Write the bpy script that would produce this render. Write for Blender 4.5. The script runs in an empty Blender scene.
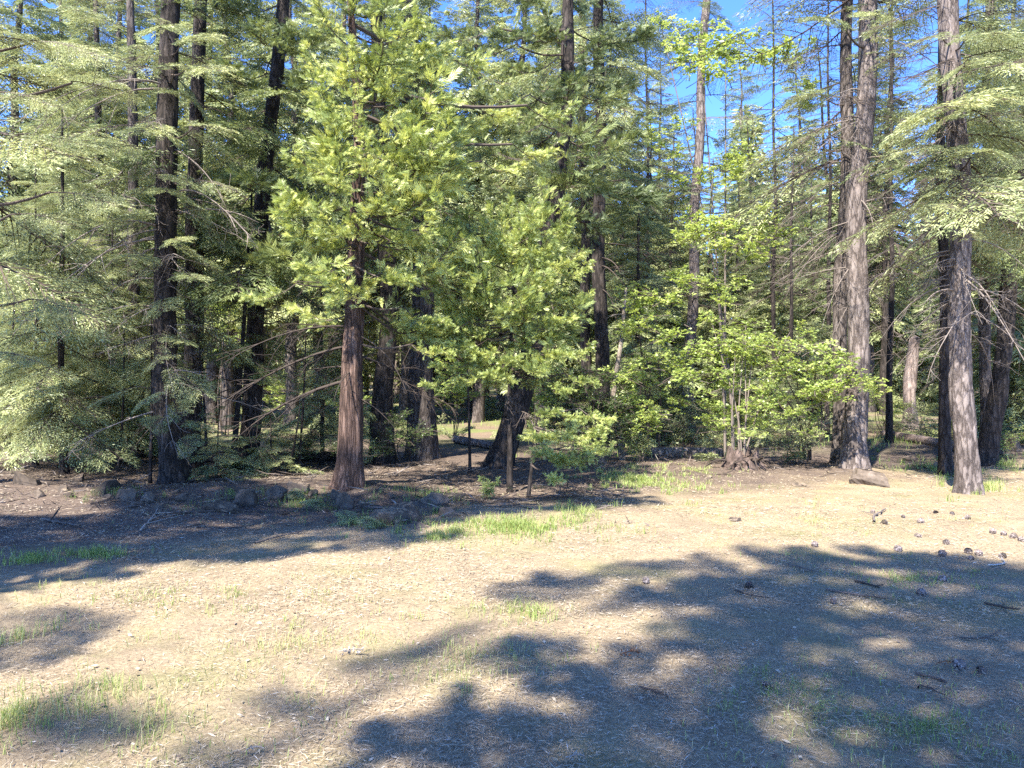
import bpy, bmesh, math, random
import numpy as np

SKY_SAT, SKY_STR, EXPO, SUN_E, SKY_HUE, HAZE, DENO = 1.15, .15, 2.4, 3.7, .51, 0, False
scene = bpy.context.scene
COL = scene.collection
rng = np.random.default_rng(7)
CAMZ, FPX, HY = 1.6, 740.0, 384.0
SUNV = np.array([0.37, 0.66, -0.86]); SUNV /= np.linalg.norm(SUNV)
LXY = SUNV[:2] / -SUNV[2]                      # shadow offset per metre of height


def hash2(ix, iy, s=0):
    n = (ix.astype(np.int64) * 374761393 + iy.astype(np.int64) * 668265263 + s * 974634777) & 0x7fffffff
    n = ((n ^ (n >> 13)) * 1274126177) & 0x7fffffff
    n = n ^ (n >> 16)
    return (n & 0xffff) / 65535.0


def vnoise(x, y, s=0):
    x = np.asarray(x, float); y = np.asarray(y, float)
    ix, iy = np.floor(x), np.floor(y)
    fx, fy = x - ix, y - iy
    fx = fx * fx * (3 - 2 * fx); fy = fy * fy * (3 - 2 * fy)
    a = hash2(ix, iy, s); b = hash2(ix + 1, iy, s); c = hash2(ix, iy + 1, s); d = hash2(ix + 1, iy + 1, s)
    return (a + (b - a) * fx) * (1 - fy) + (c + (d - c) * fx) * fy - 0.5


def gz(x, y):
    """height of the ground"""
    x = np.asarray(x, float); y = np.asarray(y, float)
    z = 0.10 * vnoise(x * .35, y * .35, 1) * np.clip((y - 3) / 6, 0.15, 1.5)
    z = z + 0.05 * vnoise(x * 1.1, y * 1.1, 2) * np.clip((y - 6) / 6, 0.2, 1)
    bank = np.exp(-((y - 11.0 - .25 * np.sin(x * 1.3)) / .9) ** 2) * np.clip((-0.9 - x) / 1.2, 0, 1)
    z = z + 0.10 * bank
    far = np.clip((y - 26) / 60, 0, 3)
    z = z + 2.2 * far ** 1.5 + 0.6 * vnoise(x * .06, y * .06, 3) * np.clip((y - 20) / 30, 0, 1)
    return z


def G(px, py):
    """point of the ground the camera sees there (solved on the terrain)"""
    t = (py - HY) / FPX
    lo, hi = 1.5, 60.0
    Y = CAMZ / t
    for _ in range(12):
        Y = (CAMZ - float(gz((px - 512) / FPX * Y, Y))) / t
    X = (px - 512) / FPX * Y
    return np.array([X, Y, float(gz(X, Y))])


def W(px, py, Y):
    return np.array([(px - 512) / FPX * Y, Y, CAMZ + (HY - py) / FPX * Y])


# ------------------------------------------------------------------ quad geometry
class Geo:
    def __init__(s):
        s.V, s.F, s.M, s.T, s.n = [], [], [], [], 0

    def add(s, V, F, m=0, t=0.5):
        V = np.asarray(V, np.float32).reshape(-1, 3); F = np.asarray(F, np.int64).reshape(-1, 4)
        s.V.append(V); s.F.append(F + s.n); s.n += len(V)
        s.M.append(np.full(len(F), m, np.int32) if np.isscalar(m) else np.asarray(m, np.int32))
        s.T.append(np.full(len(V), t, np.float32) if np.isscalar(t) else np.asarray(t, np.float32))
        return s

    def done(s):
        if len(s.V) != 1:
            s.V = [np.concatenate(s.V)]; s.F = [np.concatenate(s.F)]; s.M = [np.concatenate(s.M)]; s.T = [np.concatenate(s.T)]
        return s.V[0], s.F[0], s.M[0], s.T[0]

    def put(s, tpl, R, S, P, dt=None):
        V, F, M, T = tpl
        R = np.asarray(R, np.float32); k = len(R)
        S = np.broadcast_to(np.asarray(S, np.float32).reshape(-1, 1, 1) if np.ndim(S) < 2 else np.asarray(S, np.float32)[:, None, :], (k, 1, 1 if np.ndim(S) < 2 else 3))
        VV = np.einsum('kij,knj->kni', R, V[None] * S) + np.asarray(P, np.float32)[:, None, :]
        FF = F[None] + (np.arange(k) * len(V))[:, None, None]
        TT = np.tile(T, (k, 1))
        if dt is not None: TT = TT + np.asarray(dt, np.float32)[:, None]
        s.add(VV.reshape(-1, 3), FF.reshape(-1, 4), np.tile(M, k), TT.reshape(-1))
        return s

    def mesh(s, name, mats, smooth=False):
        V, F, M, T = s.done()
        me = bpy.data.meshes.new(name)
        me.vertices.add(len(V)); me.loops.add(F.size); me.polygons.add(len(F))
        me.vertices.foreach_set('co', V.ravel())
        me.loops.foreach_set('vertex_index', F.ravel().astype(np.int32))
        me.polygons.foreach_set('loop_start', (np.arange(len(F)) * 4).astype(np.int32))
        me.polygons.foreach_set('material_index', M)
        me.polygons.foreach_set('use_smooth', np.full(len(F), smooth, bool) if np.isscalar(smooth) else smooth)
        a = me.attributes.new('tint', 'FLOAT', 'POINT'); a.data.foreach_set('value', T)
        for m in mats: me.materials.append(m)
        me.update(calc_edges=True)
        return me


def unit(v):
    v = np.asarray(v, float)
    return v / np.maximum(np.linalg.norm(v, axis=-1, keepdims=True), 1e-9)


def frames(d, up=None, roll=None):
    """(k,3,3) columns = x along d, y lateral, z up-ish"""
    d = unit(d)
    u = np.broadcast_to(np.array([0, 0, 1.0]) if up is None else up, d.shape)
    y = np.cross(u, d); bad = np.linalg.norm(y, axis=-1) < 1e-4
    y[bad] = [0, 1, 0]; y = unit(y); z = np.cross(d, y)
    if roll is not None:
        c, s_ = np.cos(roll)[:, None], np.sin(roll)[:, None]
        y, z = y * c + z * s_, z * c - y * s_
    return np.stack([d, y, z], axis=-1)


def kites(g, B, D, L, Wd, N=None, m=1, t=0.5, at=.45):
    """leaf quads: base, side, tip, side"""
    B = np.asarray(B, float); D = unit(D); k = len(B)
    L = np.broadcast_to(L, (k,))[:, None]; Wd = np.broadcast_to(Wd, (k,))[:, None]
    if N is None: N = rng.normal(size=(k, 3))
    S = unit(np.cross(D, N))
    V = np.stack([B, B + D * L * at + S * Wd / 2, B + D * L, B + D * L * at - S * Wd / 2], 1)
    F = np.arange(k * 4).reshape(k, 4)
    tt = np.repeat(np.broadcast_to(t, (k,)), 4)
    g.add(V.reshape(-1, 3), F, m, tt)


def tube(g, P, R, seg=4, m=0, t=0.5, cap=True):
    P = np.asarray(P, float); n = len(P); R = np.broadcast_to(R, (n,))
    T = unit(np.gradient(P, axis=0))
    ref = np.array([0, 0, 1.0]) if abs(T[:, 2]).mean() < .8 else np.array([1.0, 0, 0])
    A = unit(np.cross(T, ref)); Bn = np.cross(T, A)
    th = np.arange(seg) * 2 * np.pi / seg
    V = P[:, None] + R[:, None, None] * (np.cos(th)[None, :, None] * A[:, None] + np.sin(th)[None, :, None] * Bn[:, None])
    i = np.arange(n - 1)[:, None]; j = np.arange(seg)[None]
    F = np.stack(np.broadcast_arrays(i * seg + j, i * seg + (j + 1) % seg, (i + 1) * seg + (j + 1) % seg, (i + 1) * seg + j), -1).reshape(-1, 4)
    g.add(V.reshape(-1, 3), F, m, t)
    if cap:
        c = P[-1]; e = V[-1]
        VV = np.concatenate([e, [c]]); FF = [[k, (k + 1) % seg, seg, seg] for k in range(0)]
        if seg == 4: g.add(e, [[0, 1, 2, 3]], m, t)
        elif seg % 2 == 0 and seg > 4:
            FF = [[2 * k, 2 * k + 1, (2 * k + 2) % seg, seg] for k in range(seg // 2)]
            g.add(VV, FF, m, t)


# ------------------------------------------------------------------ materials
def newmat(name):
    m = bpy.data.materials.new(name); m.use_nodes = True
    nt = m.node_tree; nt.nodes.clear()
    return m, nt, nt.nodes, nt.links


def ramp(N, stops):
    r = N.new('ShaderNodeValToRGB'); el = r.color_ramp.elements
    while len(el) < len(stops): el.new(.5)
    for e, (p, c) in zip(el, stops):
        e.position = p; e.color = (*c, 1)
    return r


def leaf_mat(name, cols, trans=.35, rough=.42, objvar=.25):
    m, nt, N, L = newmat(name)
    at = N.new('ShaderNodeAttribute'); at.attribute_name = 'tint'
    oi = N.new('ShaderNodeObjectInfo')
    mm = N.new('ShaderNodeMath'); mm.operation = 'MULTIPLY_ADD'; mm.inputs[1].default_value = objvar; 
    sb = N.new('ShaderNodeMath'); sb.operation = 'SUBTRACT'; sb.inputs[1].default_value = objvar / 2
    L.new(oi.outputs['Random'], mm.inputs[0]); L.new(at.outputs['Fac'], mm.inputs[2]); L.new(mm.outputs[0], sb.inputs[0])
    r = ramp(N, cols); L.new(sb.outputs[0], r.inputs[0])
    p = N.new('ShaderNodeBsdfPrincipled'); p.inputs['Roughness'].default_value = rough
    p.inputs['Specular IOR Level'].default_value = .55
    L.new(r.outputs[0], p.inputs['Base Color'])
    tr = N.new('ShaderNodeBsdfTranslucent')
    hs = N.new('ShaderNodeHueSaturation'); hs.inputs['Saturation'].default_value = 1.15; hs.inputs['Value'].default_value = 1.3; hs.inputs['Hue'].default_value = .485
    L.new(r.outputs[0], hs.inputs['Color']); L.new(hs.outputs[0], tr.inputs['Color'])
    mx = N.new('ShaderNodeMixShader'); mx.inputs[0].default_value = trans
    L.new(p.outputs[0], mx.inputs[1]); L.new(tr.outputs[0], mx.inputs[2])
    o = N.new('ShaderNodeOutputMaterial'); L.new(mx.outputs[0], o.inputs[0])
    return m


def bark_mat(name, dark, mid, light, sc=8.0, zs=.24, bump=.9, lichen=0.0):
    m, nt, N, L = newmat(name)
    tc = N.new('ShaderNodeTexCoord'); mp = N.new('ShaderNodeMapping'); mp.inputs['Scale'].default_value = (1, 1, zs)
    L.new(tc.outputs['Object'], mp.inputs[0])
    n1 = N.new('ShaderNodeTexNoise'); n1.inputs['Scale'].default_value = sc * 2.2; n1.inputs['Detail'].default_value = 6; n1.inputs['Roughness'].default_value = .65
    L.new(mp.outputs[0], n1.inputs['Vector'])
    vo = N.new('ShaderNodeTexVoronoi'); vo.feature = 'DISTANCE_TO_EDGE'; vo.inputs['Scale'].default_value = sc * 1.6
    nd = N.new('ShaderNodeMix'); nd.data_type = 'VECTOR'; nd.inputs[0].default_value = .12
    L.new(mp.outputs[0], nd.inputs[4]); L.new(n1.outputs['Color'], nd.inputs[5]); L.new(nd.outputs[1], vo.inputs['Vector'])
    vr = ramp(N, [(0, (0, 0, 0)), (.16, (1, 1, 1))]); L.new(vo.outputs['Distance'], vr.inputs[0])
    mu = N.new('ShaderNodeMath'); mu.operation = 'MULTIPLY'; L.new(n1.outputs['Fac'], mu.inputs[0])
    ad = N.new('ShaderNodeMath'); ad.operation = 'MULTIPLY_ADD'; ad.inputs[1].default_value = .55; ad.inputs[2].default_value = .45
    L.new(vr.outputs[0], ad.inputs[0]); L.new(ad.outputs[0], mu.inputs[1])
    r = ramp(N, [(.16, dark), (.42, mid), (.72, light)]); L.new(mu.outputs[0], r.inputs[0])
    n2 = N.new('ShaderNodeTexNoise'); n2.inputs['Scale'].default_value = 2.3; n2.inputs['Detail'].default_value = 4
    L.new(tc.outputs['Object'], n2.inputs['Vector'])
    r2 = ramp(N, [(.35, (.7, .68, .66)), (.7, (1.2, 1.15, 1.1))]); L.new(n2.outputs['Fac'], r2.inputs[0])
    mxc = N.new('ShaderNodeMix'); mxc.data_type = 'RGBA'; mxc.blend_type = 'MULTIPLY'; mxc.inputs[0].default_value = .8
    L.new(r.outputs[0], mxc.inputs[6]); L.new(r2.outputs[0], mxc.inputs[7])
    p = N.new('ShaderNodeBsdfPrincipled'); p.inputs['Roughness'].default_value = .9; p.inputs['Specular IOR Level'].default_value = .2
    L.new(mxc.outputs[2], p.inputs['Base Color'])
    b = N.new('ShaderNodeBump'); b.inputs['Strength'].default_value = bump; b.inputs['Distance'].default_value = .03
    L.new(mu.outputs[0], b.inputs['Height']); L.new(b.outputs[0], p.inputs['Normal'])
    o = N.new('ShaderNodeOutputMaterial'); L.new(p.outputs[0], o.inputs[0])
    return m


def tint_mat(name, cols, rough=.85, noise=0.0, sc=30, trans=0.0):
    m, nt, N, L = newmat(name)
    at = N.new('ShaderNodeAttribute'); at.attribute_name = 'tint'
    src = at.outputs['Fac']
    if noise:
        tc = N.new('ShaderNodeTexCoord'); nz = N.new('ShaderNodeTexNoise'); nz.inputs['Scale'].default_value = sc; nz.inputs['Detail'].default_value = 5
        L.new(tc.outputs['Object'], nz.inputs['Vector'])
        a = N.new('ShaderNodeMath'); a.operation = 'MULTIPLY_ADD'; a.inputs[1].default_value = noise
        s_ = N.new('ShaderNodeMath'); s_.operation = 'SUBTRACT'; s_.inputs[1].default_value = .5
        L.new(nz.outputs['Fac'], s_.inputs[0]); L.new(s_.outputs[0], a.inputs[0]); L.new(src, a.inputs[2]); src = a.outputs[0]
    r = ramp(N, cols); L.new(src, r.inputs[0])
    p = N.new('ShaderNodeBsdfPrincipled'); p.inputs['Roughness'].default_value = rough; p.inputs['Specular IOR Level'].default_value = .25
    L.new(r.outputs[0], p.inputs['Base Color'])
    o = N.new('ShaderNodeOutputMaterial')
    if noise:
        b = N.new('ShaderNodeBump'); b.inputs['Strength'].default_value = .5; b.inputs['Distance'].default_value = .02
        L.new(nz.outputs['Fac'], b.inputs['Height']); L.new(b.outputs[0], p.inputs['Normal'])
    if trans:
        tr = N.new('ShaderNodeBsdfTranslucent'); L.new(r.outputs[0], tr.inputs[0])
        mx = N.new('ShaderNodeMixShader'); mx.inputs[0].default_value = trans
        L.new(p.outputs[0], mx.inputs[1]); L.new(tr.outputs[0], mx.inputs[2]); L.new(mx.outputs[0], o.inputs[0])
    else:
        L.new(p.outputs[0], o.inputs[0])
    return m


M_CEDAR = leaf_mat('cedar_leaf', [(.0, (.09, .125, .04)), (.35, (.255, .315, .095)), (.7, (.43, .485, .16)), (1, (.55, .58, .21))], .36, .42, .12)
M_FIR = leaf_mat('fir_needle', [(.0, (.09, .12, .05)), (.4, (.23, .265, .115)), (.75, (.37, .40, .185)), (1, (.48, .50, .23))], .32, .45, .15)
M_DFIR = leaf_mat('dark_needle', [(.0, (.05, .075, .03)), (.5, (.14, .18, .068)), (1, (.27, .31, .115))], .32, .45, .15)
M_BROAD = leaf_mat('broad_leaf', [(.0, (.18, .24, .06)), (.4, (.31, .39, .11)), (.8, (.44, .52, .165)), (1, (.52, .58, .22))], .48, .4)
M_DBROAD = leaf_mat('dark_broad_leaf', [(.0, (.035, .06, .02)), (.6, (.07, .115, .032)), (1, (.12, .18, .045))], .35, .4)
M_GRASS = leaf_mat('grass_blade', [(.0, (.11, .14, .045)), (.35, (.20, .29, .065)), (.7, (.33, .36, .12)), (1, (.46, .39, .22))], .35, .6)
M_TWIG = tint_mat('twig_bark', [(.0, (.03, .022, .017)), (.5, (.085, .065, .052)), (1, (.24, .20, .17))], .9)
M_BARK_FIR = bark_mat('fir_bark', (.022, .018, .016), (.085, .071, .063), (.19, .162, .146))
M_BARK_CEDAR = bark_mat('cedar_bark', (.022, .014, .011), (.095, .06, .046), (.24, .165, .13), 11, .09, .9)
M_BARK_SHADED = bark_mat('shaded_dark_bark', (.009, .008, .007), (.033, .027, .024), (.082, .068, .06))  # dark bark, with the shade on the trunks worked into its colour
M_BARK_PALE = bark_mat('pale_bark', (.04, .032, .029), (.145, .12, .108), (.27, .232, .212))
M_BARK_RED = bark_mat('red_snag_wood', (.13, .095, .085), (.29, .232, .21), (.43, .365, .33), 8, .04, .5)
M_DEADWOOD = bark_mat('dead_wood', (.08, .065, .05), (.24, .20, .16), (.42, .37, .31), 14, .1, .4)
M_ROCK = tint_mat('rock_surface', [(.0, (.03, .024, .019)), (.35, (.075, .057, .042)), (.65, (.145, .114, .088)), (1, (.30, .245, .20))], .9, .9, 9)
# dirt and needles lying on the rocks
nt = M_ROCK.node_tree; N, L = nt.nodes, nt.links
pr = next(n for n in N if n.type == 'BSDF_PRINCIPLED'); src = pr.inputs['Base Color'].links[0].from_socket
ge = N.new('ShaderNodeNewGeometry'); sx_ = N.new('ShaderNodeSeparateXYZ'); L.new(ge.outputs['True Normal'], sx_.inputs[0])
tcr = N.new('ShaderNodeTexCoord'); nzr = N.new('ShaderNodeTexNoise'); nzr.inputs['Scale'].default_value = 14; nzr.inputs['Detail'].default_value = 5; L.new(tcr.outputs['Object'], nzr.inputs['Vector'])
ar = N.new('ShaderNodeMath'); ar.operation = 'MULTIPLY'; L.new(sx_.outputs['Z'], ar.inputs[0]); L.new(nzr.outputs['Fac'], ar.inputs[1])
rr_ = ramp(N, [(.40, (0, 0, 0)), (.52, (1, 1, 1))]); L.new(ar.outputs[0], rr_.inputs[0])
mr = N.new('ShaderNodeMix'); mr.data_type = 'RGBA'; L.new(rr_.outputs[0], mr.inputs[0]); L.new(src, mr.inputs[6]); mr.inputs[7].default_value = (.20, .15, .10, 1); L.new(mr.outputs[2], pr.inputs['Base Color'])
M_LOGWOOD = tint_mat('rotten_wood', [(.0, (.05, .035, .028)), (.35, (.17, .122, .10)), (.65, (.28, .22, .188)), (1, (.42, .36, .315))], .9, .8, 12)
M_CONE = tint_mat('cone_scale', [(.0, (.05, .038, .033)), (.5, (.19, .15, .13)), (1, (.34, .285, .26))], .8)
M_LITTER = tint_mat('straw_litter', [(.0, (.09, .066, .052)), (.3, (.22, .168, .12)), (.6, (.345, .278, .192)), (.85, (.47, .40, .295)), (1, (.55, .51, .45))], .75, trans=.1)
M_RUST = tint_mat('rust_leaf', [(.0, (.10, .04, .02)), (.5, (.28, .12, .05)), (1, (.45, .22, .10))], .8, trans=.2)
M_PALELEAF = tint_mat('pale_leaf', [(.0, (.20, .17, .14)), (1, (.50, .45, .39))], .8, trans=.15)


# ------------------------------------------------------------------ objects
def tag(o, label, cat, group=None, kind=None):
    if label: o['label'] = label
    if cat: o['category'] = cat
    if group: o['group'] = group
    if kind: o['kind'] = kind
    return o


def empty(name, loc, label, cat, group=None):
    o = bpy.data.objects.new(name, None); COL.objects.link(o); o.location = tuple(map(float, loc))
    o.empty_display_size = .2
    return tag(o, label, cat, group)


def link(name, me, parent=None, loc=None):
    o = bpy.data.objects.new(name, me); COL.objects.link(o)
    if parent is not None: o.parent = parent
    if loc is not None: o.location = tuple(map(float, loc))
    return o


def copy_tree(o, loc, rz, scale=1.0):
    c = o.copy(); COL.objects.link(c); c.location = tuple(map(float, loc)); c.rotation_euler = (0, 0, rz); c.scale = (scale,) * 3
    for ch in list(o.children):
        d = ch.copy(); COL.objects.link(d); d.parent = c
    return c


# ------------------------------------------------------------------ branch templates (unit length along +x)
def fir_branch(seed, n1=14, n2=5, nb=5, bl=.062, bw=.0075, flat=1.0, foliage=1.0, droop=.34, wood=True):
    r = np.random.default_rng(seed); g = Geo()
    t = np.linspace(0, 1, 9)
    ax = lambda u: np.stack([u, .04 * np.sin(u * 5 + seed), -droop * u ** 2 + .12 * u ** 4], -1)
    tube(g, ax(t), .011 * (1 - .85 * t), 3, 0, .35, False)
    B, D, N, TT = [], [], [], []
    for k in range(n1):
        for sgn in (-1, 1):
            u = .14 + .83 * (k + r.uniform(-.4, .4)) / (n1 - 1); u = min(max(u, .1), .99)
            ln = (.10 + .50 * (1 - u) ** .8 * min(1, u * 3.2)) * r.uniform(.65, 1.15)
            an = r.uniform(.75, 1.15)
            d = np.array([math.cos(an), sgn * math.sin(an), r.uniform(-.28, .05)])
            p0 = ax(np.array([u]))[0]
            v = np.linspace(0, 1, 4)[:, None]
            P = p0 + d * ln * v + np.array([.12, 0, -.22]) * ln * v ** 2
            if wood: tube(g, P, .0045 * (1 - .8 * v[:, 0]), 3, 0, .4, False)
            if r.random() > foliage: continue
            nn = max(2, int(round(n2 * ln / .3)))
            tw = r.uniform(.15, .85)
            for q in range(nn + 1):
                w = (q + .6) / (nn + .6)
                pb = p0 + d * ln * w + np.array([.12, 0, -.22]) * ln * w ** 2
                dm = unit(d + np.array([.24, 0, -.44]) * w)
                lat = unit(np.cross([0, 0, 1], dm))
                for s2 in (-1, 1, 0):
                    if s2 == 0 and q < nn: continue
                    d2 = unit(dm * .75 + lat * s2 * .7 + np.array([0, 0, r.uniform(-.35, .12)]))
                    l2 = ln * r.uniform(.22, .40) * (1.15 - .6 * w) + .03
                    for b in range(nb):
                        f = (b + .3) / nb
                        sd = (-1) ** b * r.uniform(.3, .9)
                        B.append(pb + d2 * l2 * f); lat2 = np.cross([0, 0, 1], d2)
                        D.append(d2 + lat2 * sd + np.array([0, 0, r.uniform(-.3, .3)])); N.append(np.array([0, 0, 1]) + r.normal(size=3) * .9 / flat)
                        TT.append(tw + r.uniform(-.15, .15))
    if B: kites(g, np.array(B), np.array(D), bl * r.uniform(.7, 1.25, len(B)), bw, np.array(N), 1, np.array(TT))
    return g.done()


def cedar_branch(seed, ntw=32, nsp=8, npair=5, sl=.13, bw=.0072, droop=.18, upturn=.28):
    r = np.random.default_rng(seed); g = Geo()
    t = np.linspace(0, 1, 9)
    ax = lambda u: np.stack([u, .06 * np.sin(u * 4 + seed), -droop * np.sin(u * 3.0) + upturn * u ** 3], -1)
    tube(g, ax(t), .013 * (1 - .8 * t), 3, 0, .4, False)
    B, D, N, TT, LL = [], [], [], [], []
    for k in range(ntw):
        u = .22 + .78 * (k + r.random()) / ntw
        p0 = ax(np.array([min(u, 1)]))[0]
        az = r.uniform(-1.25, 1.25)
        ln = (.10 + .34 * (1.1 - u) * min(1, u * 2.2)) * r.uniform(.7, 1.2)
        d = unit([math.cos(az), math.sin(az), r.uniform(-.45, .5)])
        v = np.linspace(0, 1, 4)[:, None]
        sag = np.array([0, 0, r.uniform(-.25, .2)])
        tube(g, p0 + d * ln * v + sag * ln * v ** 2, .0045 * (1 - .8 * v[:, 0]), 3, 0, .4, False)
        tw = r.uniform(.1, .9)
        for q in range(nsp):
            w = (q + 1) / nsp
            pb = p0 + d * ln * w + sag * ln * w * w
            d2 = unit(d + r.normal(size=3) * np.array([.55, .55, .4]) + np.array([.1, 0, .18]))
            lat = unit(np.cross(d2, r.normal(size=3))); nn = np.cross(d2, lat)
            s = sl * r.uniform(.65, 1.25); tq = tw + r.uniform(-.2, .2)
            for b in range(npair):
                f = .15 + .7 * b / npair
                for sg in (-1, 1):
                    B.append(pb + d2 * s * f); D.append(d2 + lat * sg * r.uniform(.35, .75)); N.append(nn + r.normal(size=3) * .3); LL.append(s * (.55 - .25 * f)); TT.append(tq + r.uniform(-.1, .1))
            B.append(pb + d2 * s * .4); D.append(d2); N.append(nn); LL.append(s * .6); TT.append(tq + .12)
            B.append(pb); D.append(d2); N.append(nn); LL.append(s * .6); TT.append(tq)
    kites(g, np.array(B), np.array(D), np.array(LL), bw * np.random.default_rng(seed).uniform(.7, 1.3, len(B)), np.array(N), 1, np.array(TT))
    return g.done()


def broad_branch(seed, ntw=9, nl=9, ll=.10, lw=.062):
    r = np.random.default_rng(seed); g = Geo()
    t = np.linspace(0, 1, 7)
    ax = lambda u: np.stack([u, .08 * np.sin(u * 4 + seed), .10 * np.sin(u * 2.5)], -1)
    tube(g, ax(t), .010 * (1 - .75 * t), 4, 0, .45, False)
    B, D, N, TT = [], [], [], []
    for k in range(ntw):
        u = min(1, .25 + .8 * (k + r.random()) / ntw); p0 = ax(np.array([u]))[0]
        az = r.uniform(-1.3, 1.3); ln = r.uniform(.12, .34)
        d = unit([math.cos(az), math.sin(az), r.uniform(-.4, .8)])
        tube(g, np.array([p0, p0 + d * ln * .5, p0 + d * ln]), [.005, .003, .001], 3, 0, .45, False)
        tw = r.uniform(.15, .9)
        for q in range(nl):
            w = .35 + .65 * r.random()
            a2 = r.uniform(0, 6.28); dd = np.array([math.cos(a2), math.sin(a2), r.uniform(-.45, .15)])
            B.append(p0 + d * ln * w + dd * .02); D.append(dd + d * .5); N.append(np.array([0, -.25, 1]) + r.normal(size=3) * .6); TT.append(tw + r.uniform(-.15, .15))
    kk = len(B)
    kites(g, np.array(B), np.array(D), ll * r.uniform(.6, 1.25, kk), lw * r.uniform(.7, 1.2, kk), np.array(N), 1, np.array(TT), .42)
    return g.done()


FIR = [fir_branch(s, 14, 6, 5, .050, .0098, foliage=.82) for s in (1, 2, 3, 4)]
FIR_FINE = [fir_branch(s, 20, 8, 5, .030, .0068, foliage=.85) for s in (5, 6)]
FIR_LOW = [fir_branch(s, 10, 3, 3, .095, .026, foliage=.85) for s in (11, 12, 13)]
FIR_THIN = [fir_branch(s, 12, 5, 5, .045, .0085, foliage=.5) for s in (21, 22)]
BARE = [fir_branch(s, 9, 2, 1, foliage=0.0, droop=.30) for s in (31, 32, 33)]
CEDAR = [cedar_branch(s) for s in (41, 42, 43, 44)]
CEDAR_DROOP = [cedar_branch(s, droop=.25, upturn=-.15) for s in (45, 46)]
BROAD = [broad_branch(s) for s in (51, 52, 53)]
SMALL_BROAD = [broad_branch(s, 12, 10, .055, .03) for s in (54, 55)]
SHADE = [cedar_branch(s, bw=.015) for s in (47, 48)] + [fir_branch(49, 13, 5, 4, .07, .02)]
TPL = dict(shade=SHADE, fine=FIR_FINE, fir=FIR, low=FIR_LOW, thin=FIR_THIN, bare=BARE, cedar=CEDAR, cedard=CEDAR_DROOP, broad=BROAD, small=SMALL_BROAD)


# ------------------------------------------------------------------ trunk, dead limbs, trees
def interp_path(path, z):
    path = np.asarray(path, float)
    return np.stack([np.interp(z, path[:, 2], path[:, k]) for k in (0, 1)] + [np.asarray(z, float)], -1)


def trunk_geo(path, r0, r1, seg=20, dz=.12, seed=0, flare=.45, furrow=.07, taper=1.0):
    path = np.asarray(path, float); g = Geo()
    z0, z1 = path[0, 2], path[-1, 2]
    n = max(6, int((z1 - z0) / dz)); z = np.linspace(z0, z1, n)
    # smooth path
    P = interp_path(path, z)
    if n > 12:
        ker = np.ones(7) / 7
        for k in (0, 1): P[3:-3, k] = np.convolve(P[:, k], ker, 'valid')
    h = z - z0; f = h / (z1 - z0)
    for k in (0, 1): P[:, k] += r0 * .22 * np.sin(h * (1.1 + .3 * k) + seed * 1.7 + k) * np.clip(h / 1.5, 0, 1)
    R = r0 + (r1 - r0) * f ** taper
    R = R * (1 + flare * np.exp(-h / (1.1 * r0 + .05)) + .35 * flare * np.exp(-h / .9))
    th = np.arange(seg) * 2 * np.pi / seg
    ang = th[None] * seg / 2 / np.pi
    rid = furrow * 2 * vnoise(np.cos(th)[None] * 2.5 * np.ones((n, 1)) + 9.1 * seed + np.sin(th)[None] * 3.1, h[:, None] * 1.2 + np.sin(th)[None] * 2.5, seed)
    rid = rid + furrow * 1.6 * (hash2(np.floor(ang * .5) + seed * 17, np.floor(h[:, None] * 1.7 + hash2(ang, ang * 0, 3) * 4), seed) - .5)
    root = .26 * np.exp(-h / .32)[:, None] * np.cos(th * 5 + seed)[None]
    RR = R[:, None] * (1 + rid + root)
    V = np.stack([P[:, 0:1] + RR * np.cos(th), P[:, 1:2] + RR * np.sin(th), np.repeat(z[:, None], seg, 1)], -1)
    i = np.arange(n - 1)[:, None]; j = np.arange(seg)[None]
    F = np.stack(np.broadcast_arrays(i * seg + j, i * seg + (j + 1) % seg, (i + 1) * seg + (j + 1) % seg, (i + 1) * seg + j), -1).reshape(-1, 4)
    g.add(V.reshape(-1, 3), F, 0, .5)
    top = np.concatenate([V[-1], [P[-1] + [0, 0, r1 * .6]]])
    g.add(top, [[2 * k, 2 * k + 1, (2 * k + 2) % seg, seg] for k in range(seg // 2)], 0, .5)
    return g


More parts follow.
